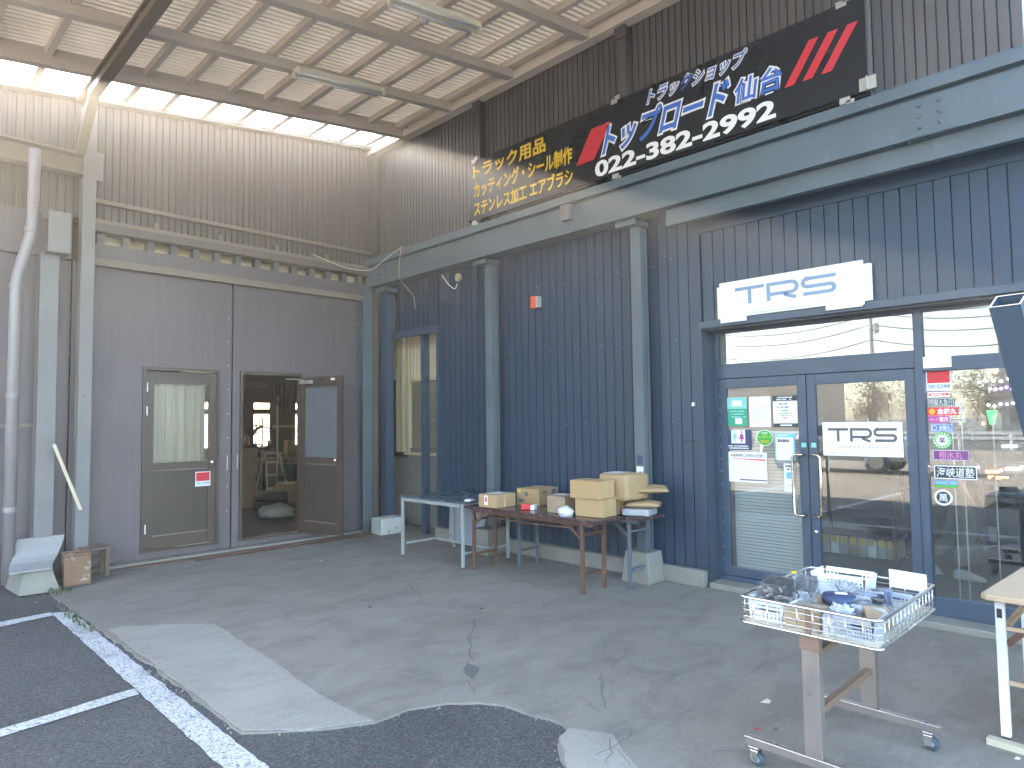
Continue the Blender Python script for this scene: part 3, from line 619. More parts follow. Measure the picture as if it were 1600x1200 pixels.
for x in (.88,2.0,3.15,4.3,5.45,6.6,7.75):
    MB().add([(x-.05,-7.75,zr(-7.75)-.105),(x+.05,-7.75,zr(-7.75)-.105),(x+.05,-.2,zr(-.2)-.105),(x-.05,-.2,zr(-.2)-.105),(x-.05,-7.75,zr(-7.75)-.008),(x+.05,-7.75,zr(-7.75)-.008),(x+.05,-.2,zr(-.2)-.008),(x-.05,-.2,zr(-.2)-.008)],
             [(0,3,2,1),(4,5,6,7),(0,1,5,4),(1,2,6,5),(2,3,7,6),(3,0,4,7)]).build('rafter', M['purlin'], CN)
# truss over the left column
ty = -4.12
B('truss_chord', M['steelA'], CN, .75,ty-.05,5.06,8.05,ty+.05,5.13); B('truss_chord', M['steelA'], CN, .2,ty-.05,5.20,8.05,ty+.05,5.225)
for x in (1.2,2.4,3.6,4.8,6.0,7.2): B('truss_post', M['steelA'], CN, x-.03,ty-.03,5.132,x+.03,ty+.03,5.198); MB().lathe((x,ty+.05,5.1),[(.02,0),(.02,.015)],8,'Y').build('bolt', M['steelA'], CN)
MB().bar((.22,ty,4.62),(.78,ty,5.09),.09,.07).build('knee_brace', M['steelA'], CN)
def hcol(name, x, y, z0, z1, w_, d_, m, parent, axis='x', t=.014):
    mb = MB()
    if axis == 'x': mb.box(x-w_/2,y-d_/2,z0,x-w_/2+t,y+d_/2,z1).box(x+w_/2-t,y-d_/2,z0,x+w_/2,y+d_/2,z1).box(x-w_/2+t,y-t/2,z0,x+w_/2-t,y+t/2,z1)
    else: mb.box(x-w_/2,y-d_/2,z0,x+w_/2,y-d_/2+t,z1).box(x-w_/2,y+d_/2-t,z0,x+w_/2,y+d_/2,z1).box(x-t/2,y-d_/2+t,z0,x+t/2,y+d_/2-t,z1)
    return mb.build(name, m, parent, bevel=.003)
hcol('column', .17,-4.03,0,5.19,.16,.13,M['colA'],CN)
hcol('column', .12,-4.37,0,3.46,.18,.17,M['colA'],CN)
B('bracket_web', M['colA'], CN, .03,-4.33,3.47,.36,-4.30,3.86)
B('bracket_flange', M['colA'], CN, -.018,-4.42,3.865,.36,-4.22,3.885); B('bracket_flange', M['colA'], CN, -.018,-4.42,3.445,.36,-4.22,3.466)
B('bracket_end', M['colA'], CN, .361,-4.42,3.46,.374,-4.22,3.87)
for z in (3.56,3.66,3.76): MB().lathe((.3,-4.297,z),[(.012,-.004),(.012,.008)],6,'Y').build('bolt', M['galv'], CN)
# gutter channel running off to the left, and its downpipe
mb = MB().box(.10,-7.8,4.38,.13,-3.98,4.62).box(.131,-7.8,4.38,.24,-3.98,4.40).box(.131,-7.8,4.60,.24,-3.98,4.62); mb.build('gutter_beam', M['steelA'], CN)
B('gutter_bracket', M['colA'], CN, .13,-3.978,4.34,.25,-3.90,4.66)
DP = tag(MB().tube([(.34,-4.55,4.5),(.34,-4.55,3.75),(.33,-4.56,3.6),(.30,-4.66,3.15),(.30,-4.67,2.98),(.30,-4.67,.03)], .055, 14).build('downpipe', M['pipe'], None, smooth=True), 'grey rain downpipe with an elbow beside the left column', 'pipe')
for z in (3.62,3.02,.75,1.9): MB().lathe((.34 if z > 3.5 else .30,-4.56 if z > 3.5 else -4.67,z),[(.062,0),(.062,.05)],14).build('pipe_clip', M['pipe'], DP)
tag(MB().bar((.35,-4.32,1.42),(.42,-4.08,.72),.02,.03).build('wooden_stick', M['cable'], None), 'pale thin stick leaning between the two left columns', 'stick')

# fluorescent fittings under the roof, unlit
def lamp(x, y0, y1, label):
    za, zb = zr(y0)-.11, zr(y1)-.11
    t = thing('ceiling_light', label, 'light fitting', (x,(y0+y1)/2,zr((y0+y1)/2)-.11), 'fluorescent fittings under the canopy')
    MB().add([(x+a,y,z+b) for y, z in ((y0,za),(y1,zb)) for a, b in ((-.07,.0),(.07,.0),(.035,-.06),(-.035,-.06))], [(0,1,2,3)[::-1],(4,5,6,7),(0,1,5,4),(1,2,6,5),(2,3,7,6),(3,0,4,7)]).build('lamp_body', M['tubelight'], t)
    for s_ in (-.055,.055):
        MB().tube([(x+s_,y0+.03,za-.065),(x+s_,y1-.03,zb-.065)], .014, 10).build('lamp_tube', M['white'], t, smooth=True)
        for y, z in ((y0+.015,za),(y1-.015,zb)): MB().obox((x+s_,y,z-.055),.03,.03,.07).build('socket', M['tubelight'], t)
    return t
lamp(2.12,-2.55,-1.45,'unlit fluorescent fitting under the canopy nearer the skylight')
lamp(3.88,-2.52,-1.50,'unlit fluorescent fitting at the top edge, beside the small detector')
t = thing('fire_detector', 'small white round detector under the canopy roof', 'detector', (3.70,-2.04,zr(-2.04)-.11))
MB().lathe((3.70,-2.04,zr(-2.04)-.16),[(.025,0),(.045,.02),(.05,.05)],16).build('detector_head', M['white'], t, smooth=True); MB().lathe((3.70,-2.04,zr(-2.04)-.108),[(.06,0),(.06,.02)],16).build('detector_base', M['white'], t)

# beyond the skylight: a fat pipe and little hooks
tag(MB().tube([(-.75,-9.5,5.1),(-.75,-4.25,5.42)], .13, 14).build('roof_pipe', M['white'], None, smooth=True), 'fat white pipe seen through the far left skylight', 'pipe')
for k, y in enumerate((-3.45,-3.0,-2.55,-2.1,-1.6,-1.08,-.6)): MB().tube([(.55,y,zr(y)+.30),(.55,y,zr(y)+.02),(.62,y,zr(y)+.0)], .008, 6).build('hook', M['purlin'], CN)
# ------------------------------------------------------------------ shop (right, faces -y)
SH = thing('shop_building', 'navy steel-clad shop with glass entrance and grey upper wall', 'building', (4.5,0,0))
B('curb', M['conc'], SH, 1.32,-.07,.0, 5.40,.02,.16, bevel=.012)
B('wall_core', M['jamb'], SH, 1.32,.022,.0, 5.40,.10,3.80)
B('wall_core', M['jamb'], SH, .28,.022,2.96, 1.318,.10,3.80)
B('wall_core', M['jamb'], SH, 5.402,.022,2.53, 8.9,.10,3.80)
PW = .1155
def planks(x0, x1, z0, z1, y0, y1, m, pitch, gap, name, lean=0.0):
    me = MB().box(-(pitch-gap)/2, y0, 0, (pitch-gap)/2, y1, z1-z0).mesh(name, m)
    x = x0+pitch/2
    while x < x1:
        o = link(name, me, (x, random.uniform(-.0012,.0012), z0), SH)
        x += pitch
planks(1.36,5.38,.162,3.78,.0,.018,M['siding'],PW,.009,'siding_plank')
planks(.30,1.30,2.97,3.78,.0,.018,M['siding'],PW,.009,'siding_plank')
planks(5.44,8.85,2.535,3.40,.0,.018,M['siding'],PW,.009,'siding_plank')
B('flashing', M['frame'], SH, 5.402,-.03,2.465, 8.9,.018,2.53, bevel=.004)
B('flashing', M['siding'], SH, 5.402,-.012,3.402, 8.9,.018,3.52)
B('corner_trim', M['siding'], SH, 5.385,-.02,.165, 5.425,.018,3.40); B('corner_trim', M['frame'], SH, 1.305,-.02,.0, 1.355,.02,2.955)
B('opening_header', M['frame'], SH, .25,-.03,2.86, 1.36,.02,2.962)
random.seed(11)
mb_s = MB()
for k in range(60):
    x = random.uniform(4.7,5.38); z = random.choice((.45,1.1,1.75,2.4))+random.uniform(-.02,.02)
for x in [1.4+PW*k*2 for k in range(17)]:
    for z in (.7,1.55,2.4,3.2):
        if random.random() < .55: MB().lathe((x+random.uniform(-.04,.04),-.001,z+random.uniform(-.03,.03)),[(.0045,.002),(.0045,-.003)],6,'Y').build('screw', M['galv'], SH)
# main beam along the wall
B('beam', M['beam'], SH, .02,-.36,3.63, 9.6,-.33,3.92)
B('beam_flange', M['beam'], SH, .02,-.40,3.945, 9.6,-.14,4.035, bevel=.004); B('beam_groove', M['jamb'], SH, .02,-.345,3.92, 9.6,-.14,3.944)
B('beam_flange', M['beam'], SH, .02,-.329,3.632, 9.6,-.12,3.65)
for x0 in (7.42,.42):
    for i in range(2):
        for z in (3.70,3.78,3.86): MB().lathe((x0+i*.13,-.36,z),[(.018,.002),(.018,-.012),(.01,-.02)],6,'Y').build('bolt', M['beam'], SH)
        for yy in (-.31,-.22): MB().lathe((x0-.08+i*.1,yy,3.631),[(.018,.0),(.018,-.014)],6).build('bolt', M['beam'], SH)
B('splice_plate', M['beam'], SH, 7.34,-.366,3.635, 7.68,-.3605,3.915)
B('beam_bracket', M['colA'], SH, 4.0,-.43,3.76, 4.13,-.362,3.93); B('beam_bracket', M['colA'], SH, 3.97,-.45,3.932, 4.17,-.38,3.943)
# lighter channel box under the beam over the entrance
B('canopy_box', M['beam'], SH, 5.22,-.27,3.47, 9.6,-.255,3.628); B('canopy_box', M['jamb'], SH, 5.22,-.254,3.60, 9.6,-.02,3.628); B('canopy_box', M['beam'], SH, 5.22,-.254,3.47, 9.6,-.20,3.485)
# columns on concrete feet
def wall_col(x, z1, foot=True):
    mb = MB().box(x-.06,-.20,.30,x+.06,-.188,z1).box(x-.06,-.092,.30,x+.06,-.08,z1).box(x+.02,-.188,.30,x+.032,-.092,z1)
    mb.build('column', M['beam'], SH, bevel=.004); B('column_cap', M['beam'], SH, x-.17,-.30,z1+.001,x+.07,-.05,z1+.06)
for x in (2.59,4.806): wall_col(x, 3.565)
FT = [tag(MB().frustum(4.64,-.33,4.97,-.03,.0,.30,.03).build('column_footing', M['conc'], None, bevel=.01), 'tapered concrete column foot at the right end of the tables', 'footing'),
      tag(MB().frustum(2.45,-.40,2.75,-.03,.0,.30,.02).build('column_footing', M['conc'], None, bevel=.01), 'concrete column foot behind the left end of the brown table', 'footing'),
      tag(MB().box(.30,-.44,.0,.58,-.04,.235).build('painted_stone', M['white_stone'], None, bevel=.02), 'flaking white painted stone block by the corner column', 'stone')]
# corner columns
hcol('column', .06,-.40,0,3.62,.20,.16,M['beam'],SH); hcol('column', .06,-.24,.0,zr(-.24),.12,.10,M['siding_up'],SH)
B('column', M['frame'], SH, .20,-.20,.235, .34,-.06,3.55, bevel=.004); B('column_cap', M['beam'], SH, .10,-.26,3.551,.40,-.03,3.62)
B('column', M['frame'], SH, .86,.05,.0, .95,.14,2.955, bevel=.003)
# upper wall
B('upper_core', M['jamb'], SH, .0,-.13,4.036, 8.02,-.10,5.80)
me_u = None; x = .05
while x < 8.0:
    z1 = zr(-.16)+.02
    if me_u is None: me_u = MB().box(-.031,-.0,0,.031,.016,z1-4.04).mesh('siding_rib', M['siding_up'])
    link('siding_rib', me_u, (x,-.150+random.uniform(-.001,.001),4.04), SH); x += .0735
B('eave_closure', M['purlin'], SH, .0,-.215,zr(-.2)-.015,8.05,-.165,zr(-.2)+.13)
B('upper_base_trim', M['beam'], SH, .02,-.17,4.037, 8.02,-.153,4.15)
B('eave_beam', M['purlin'], SH, .0,-.30,zr(-.25)-.12,8.05,-.17,zr(-.25)-.02)
for x in (2.46,4.72,7.0): B('upper_post', M['siding_up'], SH, x-.05,-.24,4.152,x+.05,-.153,zr(-.25)-.122); MB().obox((x,-.255,zr(-.25)-.19),.14,.012,.13).build('gusset', M['siding_up'], SH)
# alcove behind the opening: cream wall with an old window on a concrete base
B('alcove_base', M['conc_wall'], SH, -.9,.50,.0, 2.2,.62,1.09)
B('alcove_sill', M['cream'], SH, -.05,.40,1.092, 1.4,.50,1.13); 
mb = MB(); x = -.9; prof = []
while x < 2.2: prof += [(x,.52),(x+.03,.50),(x+.055,.50),(x+.078,.52)]; x += .085
n = len(prof); mb.add([(a,b,z) for z in (2.30,3.6) for a, b in prof], [(i,i+1,n+i+1,n+i) for i in range(n-1)])
o = mb.build('alcove_cladding', M['cream'], SH); o['kind'] = 'stuff'
B('alcove_back', M['jamb'], SH, -.9,.62,1.09,2.2,.66,3.6)
B('window_post', M['cream'], SH, -.06,.44,1.131, .02,.53,2.299, bevel=.004); B('window_head', M['cream'], SH, .021,.46,2.24, 2.2,.53,2.299)
B('window_rail', M['conc'], SH, .021,.47,1.131, 2.2,.53,1.20)
W1 = B('window_pane', M['obscure'], SH, .022,.50,1.202, 1.6,.506,2.238)
B('glazing_bar', M['galv'], W1, .40,.485,1.202,.425,.499,2.238); B('glazing_bar', M['galv'], W1, .022,.485,1.62,.399,.499,1.645); B('glazing_bar', M['galv'], W1, .426,.485,1.62,1.6,.499,1.645)
for x, w_ in ((-.30,.06),(-.18,.06)): B('alcove_pipe', M['cream'], SH, x,.42,1.13,x+w_,.49,3.6)
B('alcove_rail', M['rusty'], SH, -.9,.38,1.06,-.07,.50,1.10)

# small fittings on the wall
def cable(name, pts, r_, m, label):
    P = []
    for i in range(len(pts)-1):
        a, b = Vector(pts[i]), Vector(pts[i+1])
        for k in range(6): P.append(a.lerp(b, k/6))
    P.append(Vector(pts[-1]))
    Q = P[:]
    for _ in range(4): Q = [Q[0]]+[(Q[i-1]+Q[i]*2+Q[i+1])/4 for i in range(1,len(Q)-1)]+[Q[-1]]
    return tag(MB().tube(Q, r_, 6).build(name, m, None, smooth=True), label, 'cable')
cable('cable', [(.16,-1.3,3.97),(.2,-.8,3.84),(.35,-.46,3.82),(.7,-.45,3.95),(1.1,-.43,4.05)], .008, M['cable'], 'cream cable sagging across the inside corner onto the beam')
cable('cable', [(1.05,-.42,4.05),(1.0,-.42,3.85),(.92,-.38,3.63),(.85,-.06,3.45),(.84,-.03,3.25)], .006, M['cable'], 'thin grey cable hanging over the beam near the alcove')
cable('cable', [(1.55,-.1,3.62),(1.62,-.06,3.5),(1.72,-.05,3.42),(1.78,-.05,3.40),(1.80,-.04,3.47)], .007, M['white'], 'short white lead looping to the round wall box')
t = tag(MB().lathe((1.80,-.002,3.56),[(.055,.0),(.055,-.03),(.045,-.04)],18,'Y').build('junction_box', M['cable'], None, smooth=False), 'round cream junction box high on the navy siding', 'wall box')
t = thing('alarm_box', 'small orange red alarm box high on the navy siding', 'alarm', (3.25,0,2.94))
B('case', M['alarm'], t, 3.195,-.07,2.945,3.275,-.002,3.09, bevel=.006); B('cover', M['greyplastic'], t, 3.277,-.065,2.95,3.315,-.002,3.085, bevel=.004)
t = tag(MB().box(4.765,-.2035,.98,4.845,-.2008,1.13).build('notice_sticker', M['paper'], None), 'small white square notice stuck on the column above the tables', 'sticker')
plate('print', M['steelblue'], t, pb(-.2035), 4.787,4.825,1.04,1.08,0,.001)
tag(MB().box(4.773,-.2035,1.15,4.837,-.2008,1.24).build('dark_sticker', M['navyink'], None), 'small navy sticker above the white notice on the column', 'sticker')
tag(MB().box(5.30,-.03,1.72,5.33,-.002,1.76).build('door_stop', M['galv'], None, bevel=.004), 'small metal catch on the siding left of the entrance', 'catch')
tag(MB().tube([(5.18,-.01,1.38),(5.32,-.012,1.385)], .006, 6).build('hasp', M['dark'], None), 'thin dark hasp pin on the navy siding', 'hasp')

# ------------------------------------------------------------------ shop front
Y0 = .21
B('entrance_jamb', M['jamb'], SH, 5.40,.019,.0, 5.43,.30,2.52); B('entrance_soffit', M['jamb'], SH, 5.431,.019,2.45, 8.9,.30,2.528)
B('entrance_step', M['conc'], SH, 5.431,-.02,.0, 8.9,.32,.055, bevel=.008)
fr = lambda a, b, z0, z1, nm='frame_bar', y0=Y0-.03, y1=Y0+.05, m='frame': B(nm, M[m], SH, a,y0,z0,b,y1,z1, bevel=.003)
fr(5.431,5.47,.057,2.449); fr(7.175,7.235,.057,2.449)
fr(5.471,7.174,1.985,2.125,'transom'); fr(7.236,8.9,1.95,2.06,'transom')
fr(5.471,7.174,2.43,2.449); fr(7.236,8.9,2.43,2.449)
fr(7.236,8.9,.057,.20,'sill'); fr(5.471,7.174,.057,.10,'sill')
def pane(nm, a, b, z0, z1, par=SH, y=Y0+.01): return B(nm, M['glass'], par, a,y,z0,b,y+.004,z1)
pane('transom_pane', 5.472,7.173,2.127,2.428); pane('transom_pane', 7.237,8.9,2.062,2.428); pane('window_pane', 7.237,8.9,.202,1.948)
def gdoor(x0, x1, lab, hx_):
    y0, y1 = Y0-.02, Y0+.025
    st = .075
    d = MB().box(x0,y0,.105,x0+st,y1,1.98).box(x1-st,y0,.105,x1,y1,1.98).box(x0+st,y0,1.89,x1-st,y1,1.98).box(x0+st,y0,.105,x1-st,y1,.185).build('glass_door', M['frame'], SH, bevel=.003); d['label'] = lab
    pane('door_pane', x0+st+.001,x1-st-.001,.187,1.888, d, Y0)
    yy = y0-.065
    sd_ = -1 if hx_ < 6.315 else 1; gx = hx_+sd_*.075
    MB().tube([(hx_,y0,1.27),(hx_,yy+.02,1.272),(hx_+sd_*.015,yy,1.272),(gx-sd_*.02,yy,1.272),(gx,yy,1.25),(gx,yy,1.0),(gx,yy,.76),(gx-sd_*.02,yy,.738),(hx_+sd_*.015,yy,.738),(hx_,yy+.02,.738),(hx_,y0,.74)], .013, 10).build('pull_handle', M['bronze'], d, smooth=True)
    yb = Y0+.028
    MB().tube([(hx_,yb,1.27),(hx_,yb+.05,1.27),(hx_,yb+.06,1.25),(hx_,yb+.06,.76),(hx_,yb+.05,.74),(hx_,yb,.74)], .015, 10).build('pull_handle', M['bronze'], d, smooth=True)
    return d
d1 = gdoor(5.474,6.312,'left glass door covered with notices', 6.275)
d2 = gdoor(6.318,7.172,'right glass door with the large printed sign', 6.36)
MB().lathe((6.36,Y0-.02,.60),[(.018,.0),(.018,-.012),(.01,-.016)],14,'Y').build('lock', M['chrome'], d2, smooth=True)
for k in range(14): MB().obox((5.482+.0*k,.186,.25+.12*k),.008,.003,.008).build('paint_chip', M['palegrey'], d1)
# shop interior
for nm, m, a in (('interior_floor', M['infloor'], (5.45,.27,.0,10.5,7.5,.05)), ('interior_back_wall', M['inwall'], (5.40,7.5,.05,10.5,7.6,2.9)), ('interior_side_wall', M['inwall'], (5.35,.30,.05,5.45,7.5,2.9)), ('interior_side_wall', M['inwall'], (10.5,.3,.05,10.6,7.5,2.9)),
                 ('interior_ceiling', M['inwall'], (5.40,.30,2.9,10.5,7.6,2.96)), ('roof_slab', M['jamb'], (1.4,.2,3.85,10.6,7.6,3.95)), ('rear_wall', M['siding'], (1.4,7.62,0,10.6,7.7,3.9)), ('end_wall', M['siding'], (8.92,.0,.0,10.6,.10,3.8))): B(nm, m, SH, *a)
# slatted panel behind the left door
SB = thing('slatted_shutter', 'pale horizontal slat shutter behind the left glass door', 'shutter', (5.9,.33,.055))
me_s = MB().box(-.345,-.006,0,.345,.006,.027).mesh('slat', M['shutter'])
for k in range(45): link('slat', me_s, (5.90,.30+.003*(k % 2),.12+k*.031), SB)
MB().box(5.55,.31,.06,6.25,.32,1.52).build('backing', M['darkgrey'], SB)
# ------------------------------------------------------------------ big black signboard
SX0, SX1, SZ0, SZ1 = 2.44, 7.09, 4.10, 4.862; YS = -.372
SG = thing('signboard', 'long black truck shop signboard above the blue beam', 'sign', ((SX0+SX1)/2,YS,SZ0))
B('panel', M['signblack'], SG, SX0,YS,SZ0, SX1,-.33,SZ1, bevel=.003)
B('edge_strip', M['signblack'], SG, SX0-.0,-.329,SZ0-.02, SX1,-.30,SZ0+.04)
P_ = pb(YS)
def U(px_, base=None): return px_
def sx(f): return SX0+f*(SX1-SX0)
def sz(f): return SZ0+f*(SZ1-SZ0)
# the positions are fractions of the board
letters('lettering', 'トラック用品', M['yellow'], SG, P_, sx(.018),sx(.283),sz(.68),sz(.925), .003, .03)
letters('lettering', 'カッティング・シール制作', M['yellow'], SG, P_, sx(.020),sx(.366),sz(.365),sz(.63), .003, .03)
letters('lettering', 'ステンレス加工 エアブラシ', M['yellow'], SG, P_, sx(.021),sx(.367),sz(.06),sz(.315), .003, .03)
poly('red_block', M['red'], SG, P_, [(sx(.377),sz(.30)),(sx(.429),sz(.30)),(sx(.478),sz(.74)),(sx(.424),sz(.74))], 0,.003)
for body, m_, u0, u1, v0, v1, sh, o1, o2 in (('トップロード', 'blue', .447,.762,.265,.735,.38,.085,.028), ('仙台', 'blue', .765,.864,.325,.645,.15,.08,.02), ('トラックショップ', 'blue', .570,.797,.745,.965,.38,.075,.012)):
    letters('lettering_outline', body, M['offwhite'], SG, P_, sx(u0),sx(u1),sz(v0),sz(v1), .003, o1, sh, ref=o1)
    letters('lettering', body, M[m_], SG, P_, sx(u0),sx(u1),sz(v0),sz(v1), .005, o2, sh, ref=o1)
letters('phone_number', '022-382-2992', M['offwhite'], SG, P_, sx(.432),sx(.846),sz(.03),sz(.255), .0045, .035)
for a in (.863,.895,.927): poly('red_slash', M['red'], SG, P_, [(sx(a),sz(.33)),(sx(a+.017),sz(.33)),(sx(a+.062),sz(.75)),(sx(a+.045),sz(.75))], 0,.003)
for x in (2.55,4.72,6.93):
    for z in (SZ1-.03,SZ0-.05):
        MB().box(x-.05,YS-.006,z,x+.03,YS-.002,z+.05).box(x-.0,YS-.006,z+.03 if z > 4.5 else z-.03,x+.06,YS-.001,z+.075 if z > 4.5 else z+.02).build('clip', M['galv'], SG)
MB().box(7.03,YS-.012,4.10,7.085,YS-.003,4.20).box(7.095,YS-.012,4.10,7.15,YS-.003,4.20).box(7.086,YS-.04,4.10,7.094,YS-.003,4.20).build('hinge_bracket', M['galv'], SG)
MB().box(7.092,YS,4.12,7.11,-.31,4.87).build('end_trim', M['siding_up'], SG)

# white shop sign over the entrance
WSG = thing('shop_sign', 'white overlapping-board shop sign above the glass entrance', 'sign', (6.29,-.05,2.49))
plate('board', M['offwhite'], WSG, pb(-.032), 5.612,6.96,2.535,2.835, 0,.012)
poly('board', M['offwhite'], WSG, pb(-.046), [(5.645,2.492),(5.90,2.492),(5.90,2.555),(6.60,2.555),(6.60,2.492),(6.885,2.492),(6.885,2.505),(6.90,2.505),(6.90,2.868),(5.645,2.868)], 0,.012)
trs_logo(WSG, M['steelblue'], pb(-.058), 5.80,6.70,2.64,2.80, .003)
letters('lettering', 'TOPROAD SENDAI', M['palegrey'], WSG, pb(-.058), 5.90,6.62,2.567,2.592, .002, 0, 0, 1.9)
# the same logo on the right door
PS = tag(plate('door_sign', M['offwhite'], None, pb(Y0-.006), 6.44,7.066,1.268,1.555, 0,.004), 'white rectangular shop poster on the right glass door', 'poster')
trs_logo(PS, M['dim'], pb(Y0-.010), 6.485,7.03,1.39,1.505, .003)
letters('lettering', 'TOPROAD SENDAI', M['dim'], PS, pb(Y0-.010), 6.56,6.97,1.335,1.355, .002, 0, 0, 1.9)
letters('lettering', '営業時間', M['dim'], PS, pb(Y0-.010), 6.50,6.545,1.292,1.302, .002, .01)
print_lines('small_print', M['palegrey'], PS, pb(Y0-.010), 6.56,7.05,1.291,1.303, 1, .002, .7, 3)

# notices on the left door (stuck to the outside of the glass)
PY = pb(Y0-.004)
def notice(name, m, u0, u1, v0, v1, label, cat='poster'): return tag(plate(name, m, None, PY, u0, u1, v0, v1, 0, .0025), label, cat)
n = notice('poster', M['greenink'], 5.552,5.752,1.525,1.80, 'green leaflet, top left of the notices on the left door')
plate('print', M['teal'], n, PY, 5.552,5.752,1.69,1.80,.0025,.0035); plate('print', M['paper'], n, PY, 5.60,5.70,1.715,1.77,.0035,.0045); print_lines('print', M['teal'], n, PY, 5.57,5.74,1.60,1.68,3,.0045,.5,4); plate('print', M['paper'], n, PY, 5.63,5.70,1.545,1.60,.0025,.004)
n = notice('poster', M['paper'], 5.775,5.982,1.515,1.80, 'white sheet with a small map drawing on the left door')
print_lines('print', M['palegrey'], n, PY, 5.83,5.93,1.60,1.69,6,.004,.35,8,.4); MB().ring([(5.82,1.585),(5.945,1.585),(5.945,1.70),(5.82,1.70)],[(5.825,1.59),(5.94,1.59),(5.94,1.695),(5.825,1.695)],PY,.0025,.0035).build('print', M['palegrey'], n); print_lines('print', M['pinkink'], n, PY, 5.80,5.93,1.545,1.555,1,.004,.5,2)
n = notice('poster', M['paper'], 6.005,6.228,1.515,1.80, 'white price list with dark bands at top and bottom on the left door')
plate('print', M['charcoal'], n, PY, 6.005,6.228,1.752,1.80,.0025,.0035); plate('print', M['charcoal'], n, PY, 6.005,6.228,1.515,1.548,.0025,.0035); print_lines('print', M['paper'], n, PY, 6.03,6.21,1.757,1.794,2,.0045,.5,5,.1); print_lines('print', M['paper'], n, PY, 6.05,6.2,1.52,1.543,1,.0045,.6,6,.1)
print_lines('print', M['dim'], n, PY, 6.04,6.19,1.68,1.74,2,.004,.4,7,.3); print_lines('print', M['green2'], n, PY, 6.08,6.15,1.655,1.675,1,.004,.5,1,0); print_lines('print', M['dim'], n, PY, 6.04,6.19,1.61,1.65,2,.004,.4,9,.3); print_lines('print', M['redink'], n, PY, 6.08,6.15,1.59,1.605,1,.004,.6,2,0); print_lines('print', M['palegrey'], n, PY, 6.04,6.19,1.555,1.585,2,.004,.4,3,.3)
n = notice('toilet_sign', M['navyink'], 5.515,5.785,1.298,1.49, 'navy toilet notice with a man and woman symbol on the left door', 'sign')
plate('print', M['paper'], n, PY, 5.585,5.725,1.36,1.49,.0025,.0035)
for u, m_ in ((5.62,M['teal']),(5.69,M['magenta'])):
    disc('figure_head', m_, n, PY, u,1.468,.010,None,.0035,.0045,14)
    poly('figure_body', m_, n, PY, [(u-.018,1.45),(u+.018,1.45),(u+.02,1.41),(u+.008,1.405),(u+.006,1.37),(u-.006,1.37),(u-.008,1.405),(u-.02,1.41)] if m_ is M['teal'] else [(u-.012,1.452),(u+.012,1.452),(u+.026,1.40),(u+.007,1.40),(u+.006,1.37),(u-.006,1.37),(u-.007,1.40),(u-.026,1.40)], .0035,.0045)
print_lines('print', M['paper'], n, PY, 5.53,5.78,1.305,1.345,2,.004,.5,11,.05)
n = tag(disc('round_sticker', M['paper'], None, PY, 5.915,1.415,.078,.075,0,.0025), 'round green sticker with yellow lettering on the left door', 'sticker')
disc('print', M['green2'], n, PY, 5.915,1.415,.072,.069,.0025,.0035); letters('lettering','インボイス',M['yellowgreen'],n,PY,5.855,5.975,1.412,1.438,.0045,.02); letters('lettering','登録店',M['yellow'],n,PY,5.875,5.955,1.366,1.394,.0045,.02); print_lines('print', M['paper'], n, PY, 5.88,5.95,1.445,1.468,2,.0045,.5,4,.1)
n = notice('poster', M['cyan'], 6.012,6.195,1.21,1.455, 'light blue bordered notice above the left door handle')
plate('print', M['paper'], n, PY, 6.022,6.178,1.215,1.42,.0025,.0035); print_lines('print', M['dim'], n, PY, 6.035,6.165,1.375,1.405,1,.0045,.85,14,.1); print_lines('print', M['palegrey'], n, PY, 6.035,6.165,1.26,1.36,4,.0045,.35,15,.35); print_lines('print', M['paper'], n, PY, 6.03,6.15,1.43,1.445,1,.0045,.6,14,.1)
n = notice('parking_notice', M['paper'], 5.522,5.93,.995,1.278, 'white plastic-covered parking notice, lowest on the left door')
letters('lettering','駐車場をご利用のお客様へ',M['dim'],n,PY,5.60,5.915,1.232,1.262,.004,.01); poly('print', M['orange'], n, PY, [(5.565,1.235),(5.595,1.235),(5.58,1.263)], .0025,.0035)
poly('print', M['redink'], n, PY, [(5.58,1.215),(5.915,1.20),(5.915,1.214),(5.58,1.219)], .0025,.0035); plate('print', M['dim'], n, PY, 5.66,5.925,1.012,1.024,.0025,.0035); print_lines('print', M['palegrey'], n, PY, 5.77,5.90,1.05,1.075,2,.004,.4,16,.5)
n = notice('card_sticker', M['paper'], 6.085,6.185,.93,1.185, 'narrow white card with a blue square beside the left door handle', 'sticker')
plate('print', M['cyan'], n, PY, 6.108,6.165,1.05,1.105,.0025,.0035); print_lines('print', M['dim'], n, PY, 6.10,6.17,1.12,1.175,2,.004,.6,21,.1); print_lines('print', M['palegrey'], n, PY, 6.10,6.17,.95,1.03,3,.004,.3,22,.4)
for u, lab in ((6.258,'small cyan square sticker on the stile above the left door handle'),(6.345,'small cyan square sticker on the stile above the right door handle')):
    tag(plate('square_sticker', M['teal'], None, pb(Y0-.024), u,u+.042,1.335,1.375,0,.002), lab, 'sticker')
